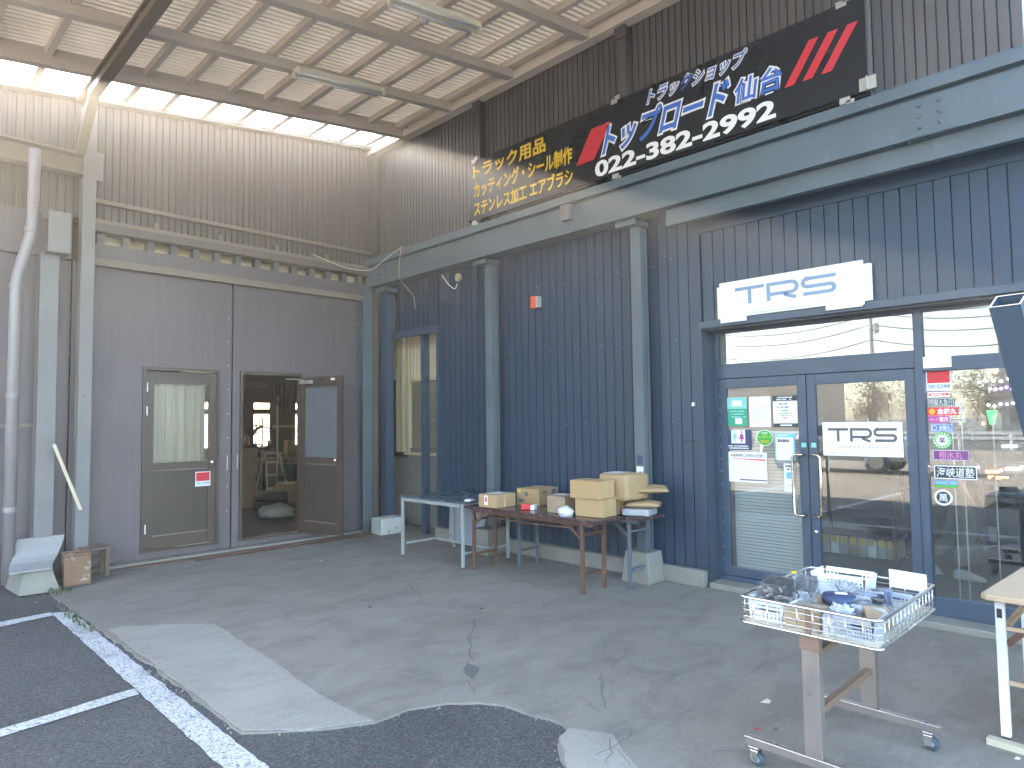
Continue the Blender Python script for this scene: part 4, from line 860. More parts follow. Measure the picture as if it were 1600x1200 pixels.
# stickers on the big pane
PR = pb(Y0+.008)
def stk(m, u0, u1, v0, v1, label, name='sticker'): return tag(plate(name, m, None, PR, u0, u1, v0, v1, 0, .002), label, 'sticker')
n = tag(plate('notice_strip', M['paper'], None, pb(Y0-.031), 7.238,7.43,1.975,2.065,0,.002), 'white paper notice taped on the transom above the red sticker', 'notice')
print_lines('print', M['palegrey'], n, pb(Y0-.031), 7.25,7.42,1.985,2.055,4,.003,.25,31,.4)
def secom(n, pl, u0, u1, v0, v1, lift):
    w_ = u1-u0; h = v1-v0
    plate('print', M['red'], n, pl, u0+w_*.05,u1-w_*.05,v0+h*.36,v1-h*.05,lift,lift+.001)
    letters('lettering','SE OM',M['steelblue'],n,pl,u0+w_*.07,u1-w_*.07,v0+h*.12,v0+h*.30,lift+.002,.03); letters('lettering','C',M['teal'],n,pl,u0+w_*.36,u0+w_*.54,v0+h*.12,v0+h*.30,lift+.002,.03)
    plate('print', M['palegrey'], n, pl, u0+w_*.06,u1-w_*.06,v0+h*.04,v0+h*.07,lift,lift+.001)
n = stk(M['paper'], 7.245,7.415,1.795,1.965, 'red and white security sticker at the top of the large window'); secom(n, PR, 7.245,7.415,1.795,1.965, .002)
n = stk(M['paper'], 7.252,7.40,1.745,1.785, 'narrow white strip with red print under the security sticker'); plate('print', M['redink'], n, PR, 7.258,7.394,1.757,1.777,.002,.003); print_lines('print', M['paper'], n, PR, 7.262,7.39,1.76,1.774,1,.0045,.6,33,.1)
n = stk(M['charcoal'], 7.247,7.43,1.672,1.738, 'black sticker with white lettering and thin white border, upper window'); letters('lettering','明龍丸急行',M['paper'],n,PR,7.26,7.418,1.682,1.728,.004,.0); MB().ring([(7.251,1.676),(7.426,1.676),(7.426,1.734),(7.251,1.734)],[(7.254,1.679),(7.423,1.679),(7.423,1.731),(7.254,1.731)],PR,.002,.003).build('border', M['paper'], n)
n = stk(M['redink'], 7.243,7.45,1.602,1.665, 'red sticker with an orange dot and white lettering on the window'); disc('dot', M['orange'], n, PR, 7.275,1.633,.022,None,.002,.003,18); letters('lettering','念都丸',M['paper'],n,PR,7.31,7.44,1.61,1.657,.004,.025)
n = stk(M['magenta'], 7.248,7.39,1.545,1.597, 'magenta sticker with white lettering below the red one'); letters('lettering','グループ',M['paper'],n,PR,7.255,7.315,1.56,1.582,.004,.01); letters('lettering','東月',M['paper'],n,PR,7.322,7.38,1.552,1.59,.004,.02)
n = stk(M['blue'], 7.262,7.408,1.478,1.535, 'blue sticker with a white border and lettering on the window'); letters('lettering','波龍丸',M['paper'],n,PR,7.315,7.395,1.488,1.524,.004,.01); MB().ring(*[[(7.286+r_*math.cos(2*math.pi*k/18),1.506+r_*math.sin(2*math.pi*k/18)) for k in range(18)] for r_ in (.018,.014)],PR,.002,.003).build('print', M['paper'], n); MB().ring([(7.265,1.481),(7.405,1.481),(7.405,1.532),(7.265,1.532)],[(7.268,1.484),(7.402,1.484),(7.402,1.529),(7.268,1.529)],PR,.002,.003).build('border', M['paper'], n)
n = tag(disc('round_sticker', M['green2'], None, PR, 7.335,1.408,.066,None,0,.002), 'round green ringed sticker with a black character in the middle', 'sticker'); disc('print', M['paper'], n, PR, 7.335,1.408,.042,None,.002,.003); letters('lettering','業',M['black'],n,PR,7.312,7.358,1.387,1.431,.004,.01)
for k in range(16):
    a = 2*math.pi*k/16; MB().obox((7.335+.054*math.cos(a), Y0+.0045, 1.408+.054*math.sin(a)), .011,.001,.011,0,0,-a).build('ring_print', M['paper'], n)
n = stk(M['purple'], 7.265,7.51,1.252,1.335, 'dark purple sticker with pink lettering and a pale border'); letters('lettering','樹氷丸',M['pinkink'],n,PR,7.31,7.465,1.264,1.324,.004,.0); MB().ring([(7.267,1.254),(7.508,1.254),(7.508,1.333),(7.267,1.333)],[(7.272,1.259),(7.503,1.259),(7.503,1.328),(7.272,1.328)],PR,.002,.003).build('border', M['palegrey'], n)
n = stk(M['charcoal'], 7.268,7.555,1.108,1.215, 'largest black sticker with bold white slanted lettering'); letters('lettering','海峡道塾',M['paper'],n,PR,7.288,7.535,1.124,1.2,.004,.004,.12); MB().ring([(7.27,1.11),(7.553,1.11),(7.553,1.213),(7.27,1.213)],[(7.277,1.117),(7.546,1.117),(7.546,1.206),(7.277,1.206)],PR,.002,.003).build('border', M['paper'], n)
n = stk(M['steelblue'], 7.268,7.425,1.045,1.10, 'small blue and green strip sticker under the largest black one'); plate('print', M['green2'], n, PR, 7.268,7.425,1.045,1.062,.002,.003); print_lines('print', M['teal'], n, PR, 7.275,7.42,1.068,1.09,1,.004,.5,41,.2)
n = tag(disc('round_sticker', M['paper'], None, PR, 7.325,.965,.062,None,0,.002), 'round white and black sticker, lowest on the window', 'sticker'); disc('print', M['charcoal'], n, PR, 7.325,.965,.047,None,.002,.003); letters('lettering','萬',M['paper'],n,PR,7.297,7.353,.935,.995,.0045,.004)
# security sticker on the brown workshop door
n = tag(plate('sticker', M['paper'], None, pa(.012), -2.78,-2.60,.84,1.02,0,.003), 'red and white security sticker on the closed brown door', 'sticker'); secom(n, pa(.012), -2.78,-2.60,.84,1.02,.003)
# stands inside the window
t = thing('window_placard', 'white and blue placard on thin posts inside the window', 'placard', (7.42,.75,.05))
plate('board', M['paper'], t, pb(.75), 7.26,7.39,1.54,1.72,0,.01); plate('print', M['blue'], t, pb(.75), 7.30,7.39,1.63,1.72,.01,.011); print_lines('print', M['dim'], t, pb(.75), 7.28,7.38,1.555,1.62,3,.012,.5,50)
for x in (7.29,7.36): MB().tube([(x,.76,.05),(x,.76,1.55)], .006, 6).build('post', M['galv'], t)
# ------------------------------------------------------------------ tables along the wall
def folding_table(name, label, x0, x1, y0, y1, zt, top, edge_m, leg_m, inset, bars=True, shelf=True, lx=None):
    t = thing(name, label, 'table', ((x0+x1)/2,(y0+y1)/2,0))
    B('tabletop', top, t, x0+.012,y0+.012,zt-.026,x1-.012,y1-.012,zt, bevel=.003)
    MB().ring([(x0,y0),(x1,y0),(x1,y1),(x0,y1)],[(x0+.011,y0+.011),(x1-.011,y0+.011),(x1-.011,y1-.011),(x0+.011,y1-.011)], lambda u,v,q: (u,v,q), zt-.03, zt-.002).build('edge_band', edge_m, t)
    xs = lx or (x0+inset, x1-inset)
    for x in xs:
        for y in (y0+.06,y1-.06):
            B('leg', leg_m, t, x-.016,y-.016,.0,x+.016,y+.016,zt-.031, bevel=.003)
        B('leg_bar', leg_m, t, x-.011,y0+.077,.16,x+.011,y1-.077,.185); B('leg_bar', leg_m, t, x-.009,y0+.077,zt-.16,x+.009,y1-.077,zt-.142)
        s_ = 1 if x < (x0+x1)/2 else -1
        for y in (y0+.06,y1-.06):
            MB().bar((x+s_*.018,y,zt-.19),(x+s_*.20,y,zt-.04),.012,.03).build('folding_stay', leg_m, t)
    if shelf:
        for y in (y0+.07,(y0+y1)/2,y1-.07): MB().tube([(xs[0]+.16,y,zt-.1),((x0+x1)/2,y,zt-.112),(xs[1]-.16,y,zt-.1)], .007, 6).build('shelf_wire', leg_m, t)
        B('skirt', leg_m, t, x0+.06,y0+.05,zt-.065,x1-.06,y0+.062,zt-.031)
    return t
folding_table('folding_table', 'long dark brown folding table with chipped edge and rusty legs', 3.10,4.90,-1.06,-.62,.69,M['tabletop'],M['tedge'],M['rusty'],.1,lx=(3.19,4.70))
folding_table('folding_table', 'brown topped folding table with grey blue legs against the wall', 3.22,5.08,-.605,-.20,.685,M['tabletop'],M['tedge'],M['bluesteel'],.1,lx=(3.43,4.90))
t = thing('work_table', 'low grey work table with pale legs left of the brown table', 'table', (2.5,-.7,0))
MB().prism([(1.93,-1.10),(3.08,-1.07),(3.12,-.33),(2.0,-.30)], lambda u,v,q: (u,v,q), .70,.722).build('tabletop', M['greytop'], t, bevel=.004)
for x, y in ((1.975,-1.07),(3.045,-1.035),(2.06,-.345),(3.06,-.36)):
    B('leg', M['paleleg'], t, x-.016,y-.016,.012,x+.016,y+.016,.698, bevel=.004); MB().lathe((x,y,0),[(.02,0),(.02,.011)],10).build('foot', M['dark'], t)
for y in (-1.07,-.345): B('apron_rail', M['paleleg'], t, 1.995,y-.01,.66,3.03,y+.01,.698)
MB().bar((2.02,-.36,.16),(2.02,-1.05,.16),.02,.025).build('stretcher', M['paleleg'], t); MB().bar((3.05,-.38,.16),(3.05,-1.02,.16),.02,.025).build('stretcher', M['paleleg'], t); MB().bar((2.03,-.62,.16),(3.04,-.62,.16),.02,.025).build('stretcher', M['paleleg'], t)
t = tag(MB().prism([(0,0),(.62,0),(.72,.62),(-.08,.62)], lambda u,v,q: (1.78+u, -.20+q+.14*v, .05+v), 0,.05).build('leaning_board', mat('grey_wrapped_board', (.34,.37,.42), .55, var=.2, scale=3, bump=.6, bscale=9), None, bevel=.006), 'grey sheet-wrapped board leaning on the wall under the low table', 'board')
tag(MB().prism([(0,0),(.10,0),(.14,.025),(.04,.025)], lambda u,v,q: (3.02+u,-1.0+q,.725+v),0,.06).build('white_tool', M['plastic'], None), 'small white handle lying on the corner of the low table', 'tool')

# ------------------------------------------------------------------ parcels
def carton(name, label, c, sx_, sy_, sz_, rz, m=None, tape=True, flaps=True):
    m = m or M['card']; t = thing(name, label, 'box', c); cz = c[2]
    def ob(nm, mm, dx, dy, dz, ax_, ay_, az_, **k):
        q = Matrix.Rotation(rz,4,'Z') @ Vector((dx,dy,0)); return MB().obox((c[0]+q.x,c[1]+q.y,cz+dz),ax_,ay_,az_,rz).build(nm, mm, t, **k)
    ob('carton', m, 0,0,sz_/2, sx_,sy_,sz_, bevel=.004)
    if flaps: ob('top_flap', m, 0,-sy_*.25-.0008,sz_+.0015, sx_*.998,sy_*.495,.003); ob('top_flap', m, 0,sy_*.25+.0008,sz_+.0015, sx_*.998,sy_*.495,.003)
    if tape:
        ob('tape', M['tape'], 0,0,sz_+.0037, sx_*1.0,.05,.001)
        for s_ in (-1,1): ob('tape', M['tape'], s_*(sx_/2+.001),0,sz_-.035, .001,.05,.07)
    return t, ob
t, ob = carton('carton', 'taped carton with a red and white label at the left end', (3.44,-.885,.692), .26,.30,.135,.06)
ob('shipping_label', M['paper'], -.02,-.151,.075, .05,.001,.10); ob('label_print', M['redink'], -.02,-.1525,.085, .025,.001,.05); ob('strap', M['ply'], .1305,-.02,.068, .001,.02,.134)
ob('paper_slip', M['palegrey'], .0,.0,.141, .16,.18,.002)
t, ob = carton('carton', 'printed brown carton at the back left of the tables', (3.60,-.42,.687), .30,.36,.175,.12, M['card2'], True)
ob('print', M['dim'], -.09,-.1815,.05, .07,.001,.03); ob('print', M['dim'], -.02,-.1815,.12, .04,.001,.04); ob('print', M['yellow'], -.12,-.1815,.15, .04,.001,.035); ob('print', M['dim'], .1515,.05,.09, .001,.12,.02); ob('print', M['dim'], .1515,-.07,.14, .001,.08,.02); ob('print', M['dim'], .1515,.1,.14, .001,.08,.05)
t = thing('red_pack', 'small red and white packet on the brown table', 'packet', (3.90,-.86,.692))
MB().obox((3.87,-.87,.722),.10,.07,.055,.35).build('packet', M['redink'], t, bevel=.004); MB().obox((3.94,-.845,.718),.045,.07,.05,.35).build('packet_end', M['paper'], t, bevel=.004)
t, ob = carton('carton', 'small carton in clear wrap in the middle of the tables', (4.27,-.78,.692), .22,.20,.16,.05, M['kraft'], False)
ob('clear_wrap', M['film'], 0,0,.083, .232,.212,.176, bevel=.008); ob('paper_slip', M['palegrey'], .0,.02,.172, .16,.12,.003)
tag(blob('wrapped_roll', M['whitewrap'], (4.46,-.955,.69), (.085,.075,.055), .25, 6, None, 3), 'white plastic wrapped roll beside the lower carton', 'parcel')
carton('carton', 'lower brown carton of the two stacked at the table end', (4.68,-.765,.692), .31,.24,.165,.09)
carton('carton', 'upper brown carton stacked on the lower one', (4.66,-.79,.862), .34,.25,.165,.03)
o = blob('paper_parcel', M['kraft'], (4.76,-.42,.78), (.21,.20,.16), .12, 9, None, 3, 1.2); bpy.data.objects.remove(o)
t = thing('paper_parcel', 'big kraft paper wrapped parcel behind the stacked cartons', 'parcel', (4.78,-.45,.83))
bm = bmesh.new(); bmesh.ops.create_cube(bm, size=1); bmesh.ops.subdivide_edges(bm, edges=bm.edges[:], cuts=7, use_grid_fill=True)
for v in bm.verts:
    q = v.co.copy(); k = 1-.10*(abs(q.x*2)**4+abs(q.y*2)**4+abs(q.z*2)**4)/3; v.co = Vector((q.x*.36*k, q.y*.38*k, q.z*.26*k)) + Vector((1,1,1))*.008*mnoise.noise(q*7)
me = bpy.data.meshes.new('wrapping'); bm.to_mesh(me); bm.free(); me.materials.append(M['kraft'])
for p in me.polygons: p.use_smooth = True
link('wrapping', me, (4.78,-.45,.955), t); MB().obox((4.70,-.46,1.083),.16,.22,.003,.05).build('paper_slip', M['palegrey'], t)
carton('carton', 'carton hidden under the kraft paper parcel', (4.66,-.42,.687), .24,.26,.135,.0, tape=False)
def pillow(name, m, c, sx_, sy_, sz_, rz, rx=0, label='', cat='parcel', wr=.01):
    bm = bmesh.new(); bmesh.ops.create_grid(bm, x_segments=14, y_segments=14, size=.5); top = [v for v in bm.verts]
    r_ = bmesh.ops.extrude_face_region(bm, geom=bm.faces[:]); nv = set(e for e in r_['geom'] if isinstance(e, bmesh.types.BMVert))
    for v in bm.verts:
        x, y = v.co.x*2, v.co.y*2; h = (max(0,(1-x**4))*max(0,(1-y**4)))**.5
        s_ = 1 if v in nv else -1
        v.co = Vector((x*sx_/2, y*sy_/2, s_*(h*sz_/2)+wr*mnoise.noise(Vector((x*2.5,y*2.5,s_*3.0)))*h))
    bmesh.ops.recalc_face_normals(bm, faces=bm.faces[:])
    me = bpy.data.meshes.new(name); bm.to_mesh(me); bm.free(); me.materials.append(m)
    for p in me.polygons: p.use_smooth = True
    o = link(name, me, c); o.rotation_euler = (rx,0,rz); return tag(o, label, cat)
pillow('padded_envelope', M['kraft'], (4.96,-.38,.785), .33,.24,.06,.5,.05,'lower brown padded envelope lying on the grey wrapped packet')
pillow('padded_envelope', M['kraft'], (4.98,-.28,.925), .33,.22,.05,.7,.18,'upper brown padded envelope sticking out past the parcel')
bm_o = MB().obox((4.94,-.42,.72),.27,.25,.065,.25).build('wrapped_packet', M['bubble'], None, bevel=.012); tag(bm_o, 'grey plastic wrapped packet at the right end of the tables', 'parcel')
MB().obox((4.94,-.42,.722),.25,.23,.055,.25).build('contents', M['darkgrey'], bm_o)

# ------------------------------------------------------------------ wire display cart
CX0, CX1, CY0, CY1, CZ0, CZ1 = 7.175, 7.78, -2.86, -2.03, .655, .77
CT = thing('display_cart', 'wheeled steel wire-basket display cart in the right foreground', 'cart', (7.48,-2.46,0))
def rrect(x0, x1, y0, y1, z, r_=.03, n=4):
    P = []
    for cx, cy, a0 in ((x1-r_,y1-r_,0),(x0+r_,y1-r_,90),(x0+r_,y0+r_,180),(x1-r_,y0+r_,270)):
        for k in range(n+1): a = R(a0+90*k/n); P.append((cx+r_*math.cos(a), cy+r_*math.sin(a), z))
    return P
MB().tube(rrect(CX0,CX1,CY0,CY1,CZ1), .008, 8, True).build('basket_rim', M['chrome'], CT, smooth=True)
MB().tube(rrect(CX0,CX1,CY0,CY1,CZ0), .007, 8, True).build('basket_base_rim', M['chrome'], CT, smooth=True)
for k in range(3): MB().tube(rrect(CX0,CX1,CY0,CY1,CZ0+(k+1)*.029), .0022, 5, True).build('wire', M['chrome'], CT, smooth=True)
me_w = MB().tube([(0,0,CZ0),(0,0,CZ1)], .0025, 5).mesh('wire', M['chrome'], True, (0,0,CZ0))
def wires(n, fn):
    for k in range(n):
        x, y = fn((k+1)/(n+1)); link('wire', me_w, (x,y,CZ0), CT)
wires(8, lambda t_: (CX0+t_*(CX1-CX0), CY0)); wires(8, lambda t_: (CX0+t_*(CX1-CX0), CY1)); wires(14, lambda t_: (CX1, CY0+t_*(CY1-CY0))); wires(14, lambda t_: (CX0, CY0+t_*(CY1-CY0)))
B('tray', M['ply'], CT, CX0+.015,CY0+.015,CZ0-.004,CX1-.015,CY1-.015,CZ0+.006)
for y in (-2.82,-2.11):
    B('post', M['inox'], CT, 7.45,y-.025,.127,7.525,y+.025,.648, bevel=.004); B('post_bracket', M['bracebrown'], CT, 7.445,y-.03,.585,7.53,y-.0255,.645); B('post_strap', M['bracebrown'], CT, 7.476,y-.034,.646,7.499,y-.0305,.76)
    B('foot_bar', M['inox'], CT, 7.17,y-.02,.088,7.80,y+.02,.126, bevel=.003)
    for x in (7.215,7.745):
        cs = MB().box(x-.022,y-.026,.072,x+.022,y+.026,.0875).box(x-.018,y-.024,.022,x+.018,y-.020,.072).box(x-.018,y+.020,.022,x+.018,y+.024,.072).build('caster', M['chrome'], CT, bevel=.003)
        MB().lathe((x+.012,y,.032),[(.028,-.015),(.032,-.01),(.032,.01),(.028,.015)],16,'Y').build('wheel', M['rubber'], cs, smooth=True); MB().lathe((x+.012,y,.032),[(.012,-.019),(.012,.019)],12,'Y').build('axle', M['galv'], cs)
for z in (.31,.56): MB().bar((7.49,-2.79,z),(7.49,-2.14,z),.03,.03).build('cross_bar', M['bracebrown'], CT)
# things in the basket
ZB = CZ0+.007
def holed_basket(label, cx, cy, sx_, sy_, h, rz, m, nx, ny, nz_, taper=.012, z0=ZB, rx=0.0):
    t = thing('plastic_basket', label, 'basket', (cx,cy,z0))
    rot = Matrix.Translation((cx,cy,z0)) @ Matrix.Rotation(rz,4,'Z') @ Matrix.Rotation(rx,4,'X')
    def wall(a, b, n_, slot):
        mb = MB(); a = Vector(a); b = Vector(b); L = (b-a).length; d = (b-a)/L; nn = Vector((d.y,-d.x,0)); T = .0035
        def cell(u0, u1, v0, v1):
            def q(u, v, w_): p = a+d*u+nn*(w_+taper*(v/h)); return tuple(rot @ Vector((p.x,p.y,v)))
            c = [q(u0,v0,0),q(u1,v0,0),q(u1,v0,T),q(u0,v0,T),q(u0,v1,0),q(u1,v1,0),q(u1,v1,T),q(u0,v1,T)]
            mb.add(c, [(3,2,1,0),(4,5,6,7),(0,1,5,4),(1,2,6,5),(2,3,7,6),(3,0,4,7)])
        g = L/n_; hs = .45*g; rows = [h*.14+(h*.66)*k/nz_ for k in range(nz_+1)]; hh = (rows[1]-rows[0])*.6
        cell(0,L,0,rows[0]); cell(0,L,rows[-1],h)
        for i in range(nz_):
            zt = rows[i+1]; zb = rows[i]; zh = zb+hh
            cell(0,L,zh,zt)
            if slot and i >= nz_-2:
                k0, k1 = int(n_*.3), int(math.ceil(n_*.7)); segs = [(0,k0),(k1,n_)]
            else: segs = [(0,n_)]
            for s0, s1 in segs:
                u = s0*g; cell(u,u+g*.22,zb,zh)
                for k in range(s0,s1-1): cell(k*g+g*.78,(k+1)*g+g*.22,zb,zh)
                cell((s1-1)*g+g*.78,s1*g,zb,zh)
        mb.build('side', m, t)
    a, b = sx_/2, sy_/2
    wall((-a,-b,0),(a,-b,0),nx,True); wall((a,-b,0),(a,b,0),ny,False); wall((a,b,0),(-a,b,0),nx,True); wall((-a,b,0),(-a,-b,0),ny,False)
    mb = MB(); c = [rot @ Vector(p) for p in ((-a,-b,0),(a,-b,0),(a,b,0),(-a,b,0),(-a,-b,.003),(a,-b,.003),(a,b,.003),(-a,b,.003))]
    mb.add([tuple(p) for p in c], [(3,2,1,0),(4,5,6,7),(0,1,5,4),(1,2,6,5),(2,3,7,6),(3,0,4,7)]).build('bottom', m, t)
    return t
holed_basket('white perforated basket at the near left corner of the cart', 7.285,-2.68,.165,.24,.098,.0,M['plastic'],9,12,4)
holed_basket('white perforated basket at the back of the cart', 7.40,-2.16,.24,.17,.085,.02,M['plastic'],12,9,3,z0=ZB+.05)
holed_basket('milky tray basket on the right side of the cart', 7.65,-2.40,.17,.30,.09,.0,M['clearplastic'],10,18,4)
holed_basket('small milky basket at the near right corner of the cart', 7.66,-2.72,.14,.20,.095,.05,M['clearplastic'],12,16,4)
tag(MB().prism([(7.60,.745),(7.765,.745),(7.765,.83),(7.60,.835)], lambda u,v,q: (u,-2.10+q-(v-.7)*.1,v),0,.004).build('price_card', M['paper'], None), 'blank white price card standing at the back of the cart', 'card')
def wrapped(name, label, c, sz3, rz, rx, m, cat='packet', ry=0.0):
    t = thing(name, label, cat, c); cz = c[2]+sz3[2]/2
    MB().obox((c[0],c[1],cz),*sz3,rz,rx,ry).build('contents', m, t, bevel=.003); MB().obox((c[0],c[1],cz),sz3[0]+.014,sz3[1]+.014,sz3[2]+.014,rz,rx,ry).build('clear_wrap', M['film'], t, bevel=.006); return t
wrapped('wrapped_part', 'black boxed part in clear wrap at the left of the cart', (7.275,-2.66,ZB+.004), (.11,.15,.155), .12,.05, M['dark'])
wrapped('wrapped_part', 'second black part in clear wrap leaning behind the first', (7.33,-2.46,.70), (.10,.15,.11), .35,-.35, M['dark'])
wrapped('wrapped_part', 'dark part with a yellow tag near the back left of the cart', (7.30,-2.33,.68), (.12,.08,.06), .5,.1, M['dark'])
tag(MB().obox((7.285,-2.5,.835),.024,.02,.002,.6,.3).build('yellow_tag', M['yellow'], None), 'small yellow tag standing on the wrapped black parts', 'tag')
wrapped('carton_pack', 'tan carton in clear crumpled wrap at the front of the cart', (7.44,-2.75,ZB), (.15,.14,.085), .1,.0, M['card'])
wrapped('carton_pack', 'flat white packet lying across the middle of the cart', (7.42,-2.42,.72), (.09,.26,.03), .5,.1, M['paper'])
t = thing('coiled_strap', 'coiled dark blue strap on a tan card in the cart', 'strap', (7.52,-2.56,.70))
MB().obox((7.50,-2.53,.735),.22,.16,.006,.4,.12).build('backing_card', M['card'], t); MB().lathe((7.52,-2.57,.74),[(.07,0),(.075,.02),(.07,.04),(.035,.045)],24).build('coil', M['navyink'], t, smooth=True); MB().obox((7.53,-2.57,.788),.05,.03,.003,.5).build('label_print', M['paper'], t)
wrapped('blister_pack', 'clear blister pack with grey part tilted at the right of the cart', (7.62,-2.60,.70), (.10,.13,.04), .5,.6, M['darkgrey'])
wrapped('blister_pack', 'tan flat box in the near right of the cart', (7.70,-2.62,.71), (.10,.10,.03), .6,.5, M['card2'])
wrapped('blister_pack', 'pale blue bagged fittings at the front right of the cart', (7.58,-2.77,ZB), (.10,.10,.08), .2,.0, M['palegrey'])
rg = random.Random(12)
for k in range(7):
    wrapped('parts_bag', 'small clear bag of blue-grey fittings in the milky tray, %s from the back' % ['first','second','third','fourth','fifth','sixth','seventh'][k], (7.63+rg.uniform(-.035,.035),-2.29-.035*k,.70), (.06,.02,.07), rg.uniform(-.4,.4), rg.uniform(-.5,.5), [M['steelblue'],M['darkgrey'],M['palegrey'],M['navyink']][k % 4], 'bag')
def crumple(name, m, c, r_, seed, label, amp=.5):
    return tag(blob(name, m, c, r_, amp, seed, None, 4, 3.2), label, 'plastic bag')
crumple('plastic_bag', M['film'], (7.40,-2.70,.72), (.07,.07,.045), 3, 'crumpled clear bag over the tan carton in the cart', .9)
crumple('plastic_bag', M['film'], (7.46,-2.30,.72), (.07,.08,.035), 5, 'crumpled clear bag in front of the back basket', .9)
crumple('plastic_bag', M['whitewrap'], (7.56,-2.66,.70), (.045,.05,.035), 8, 'whitish crumpled bag in the front middle of the cart', .9)

# ------------------------------------------------------------------ table at the right edge
t = thing('side_table', 'beige topped folding table at the right edge of the picture', 'table', (8.6,-1.5,0))
MB().prism([(7.935,-1.86),(7.96,-1.885),(9.7,-1.93),(9.7,-1.05),(7.985,-1.03)], lambda u,v,q: (u,v,q), .70,.727).build('tabletop', M['beige'], t, bevel=.004)
for x in (8.0,9.5):
    for y in (-1.80,-1.12): B('leg', M['white'], t, x-.02,y-.016,.04,x+.02,y+.016,.698, bevel=.003); MB().obox((x,y,.0355),.03,.03,.008).build('foot', M['dark'], t)
    B('leg_bar', M['beige'], t, x-.012,-1.783,.52,x+.012,-1.137,.545)
MB().bar((8.02,-1.79,.48),(8.22,-1.79,.69),.012,.03).build('folding_stay', M['rusty'], t); MB().bar((8.02,-1.80,.30),(9.48,-1.80,.30),.016,.02).build('stretcher', M['beige'], t); MB().bar((8.02,-1.80,.56),(9.48,-1.80,.56),.014,.018).build('stretcher', M['beige'], t)
MB().obox((7.999,-1.8165,.63),.022,.002,.045).build('black_catch', M['dark'], t)
tag(MB().bar((7.93,-1.84,.016),(9.7,-1.98,.016),.05,.03).build('timber_batten', M['ply'], None), 'pale timber batten lying on the concrete under the beige table', 'batten')
# open square tube standing near the camera
pa_, pb_ = Vector((8.263,-2.909,2.01)), Vector((8.44,-1.70,.0))
PT = thing('steel_tube_post', 'leaning blue open-ended square steel tube at the right edge', 'post', tuple(pb_))
def tube_post(a, b, s_, th):
    d = (a-b).normalized(); r_ = d.cross(Vector((0,0,1))).normalized(); u = r_.cross(d)
    def ringp(p, h): return [p+r_*(i*h)+u*(j*h) for i, j in ((-1,-1),(1,-1),(1,1),(-1,1))]
    O0, O1, I0, I1 = ringp(b,s_/2), ringp(a,s_/2), ringp(a-d*.25,s_/2-th), ringp(a,s_/2-th)
    mb = MB(); mb.add(O0+O1+I1+I0, [(3,2,1,0)]+[(i,(i+1)%4,4+(i+1)%4,4+i) for i in range(4)]+[(4+i,4+(i+1)%4,8+(i+1)%4,8+i) for i in range(4)]+[(8+i,8+(i+1)%4,12+(i+1)%4,12+i) for i in range(4)]+[(12,13,14,15)])
    mb.build('tube', M['frame'], PT)
    mb = MB(); E0, E1 = ringp(a+d*.001,s_/2+.0005), ringp(a+d*.001,s_/2-th); mb.add(E0+E1, [(i,(i+1)%4,4+(i+1)%4,4+i) for i in range(4)]); mb.build('cut_edge', M['galv'], PT)
tube_post(pa_, pb_, .095, .005)
# ------------------------------------------------------------------ left corner clutter
tag(MB().add([(.30,-4.70,0),(.84,-4.66,0),(.87,-4.33,0),(.33,-4.36,0),(.38,-4.64,.215),(.80,-4.62,.215),(.82,-4.39,.215),(.40,-4.41,.215)], [(3,2,1,0),(4,5,6,7),(0,1,5,4),(1,2,6,5),(2,3,7,6),(3,0,4,7)]).build('concrete_block', M['conc'], None, bevel=.012), 'tapered concrete block under the grey mat at the left', 'block')
mb = MB(); prof = [(.86,.222),(.62,.226),(.46,.235),(.36,.27),(.28,.345),(.20,.44)]
for i, (x, z) in enumerate(prof):
    for y in (-4.74+.03*i,-4.40+.045*i):
        for d in (0,.014): mb.v.append((x+d*.4*(i/5), y, z+d))
for i in range(len(prof)-1):
    a = i*4; b = a+4; mb.f += [(a,b,b+2,a+2),(a+1,a+3,b+3,b+1),(a,a+1,b+1,b),(a+2,b+2,b+3,a+3)]
mb.f += [(0,2,3,1),(20,21,23,22)]
tag(mb.build('carpet_mat', M['mat'], None), 'curled grey carpet mat draped on the concrete block', 'mat')
RC = thing('rusty_can', 'square rusty oil tin beside the concrete block', 'tin', (.64,-4.15,0))
MB().obox((.66,-4.16,.155),.235,.235,.30,-.1).build('can_body', M['rust'], RC, bevel=.012); MB().obox((.66,-4.16,.315),.25,.25,.018,-.1).build('can_rim', M['rust'], RC, bevel=.006); MB().lathe((.66,-4.16,.325),[(.03,0),(.03,.015)],12).build('cap', M['rust'], RC)
t = thing('wooden_stool', 'small weathered wooden stool against the workshop wall', 'stool', (.35,-3.9,0))
MB().obox((.38,-3.93,.30),.26,.24,.025,.15).build('seat', M['oldwood'], t, bevel=.004)
for x in (.28,.48):
    for y in (-4.02,-3.84): B('leg', M['oldwood'], t, x-.02,y-.02,0,x+.02,y+.02,.287)
B('rail', M['oldwood'], t, .27,-4.0,.13,.29,-3.86,.17); B('rail', M['oldwood'], t, .30,-3.83,.13,.46,-3.81,.17)
def weeds(c, n_, h, seed):
    rg = random.Random(seed); mb = MB()
    for k in range(n_):
        x, y = c[0]+rg.gauss(0,c[2]), c[1]+rg.gauss(0,c[3]); a = rg.uniform(0,6.28); hh = h*rg.uniform(.4,1.1); ln = rg.uniform(.3,1)*hh; w_ = .006
        px_, py_ = math.cos(a), math.sin(a); mb.add([(x-py_*w_,y+px_*w_,0),(x+py_*w_,y-px_*w_,0),(x+px_*ln*.5+py_*w_*.8,y+py_*ln*.5-px_*w_*.8,hh*.7),(x+px_*ln,y+py_*ln,hh*.8),(x+px_*ln*.5-py_*w_*.8,y+py_*ln*.5+px_*w_*.8,hh*.7)], [(0,1,2,4),(4,2,3)])
    return mb
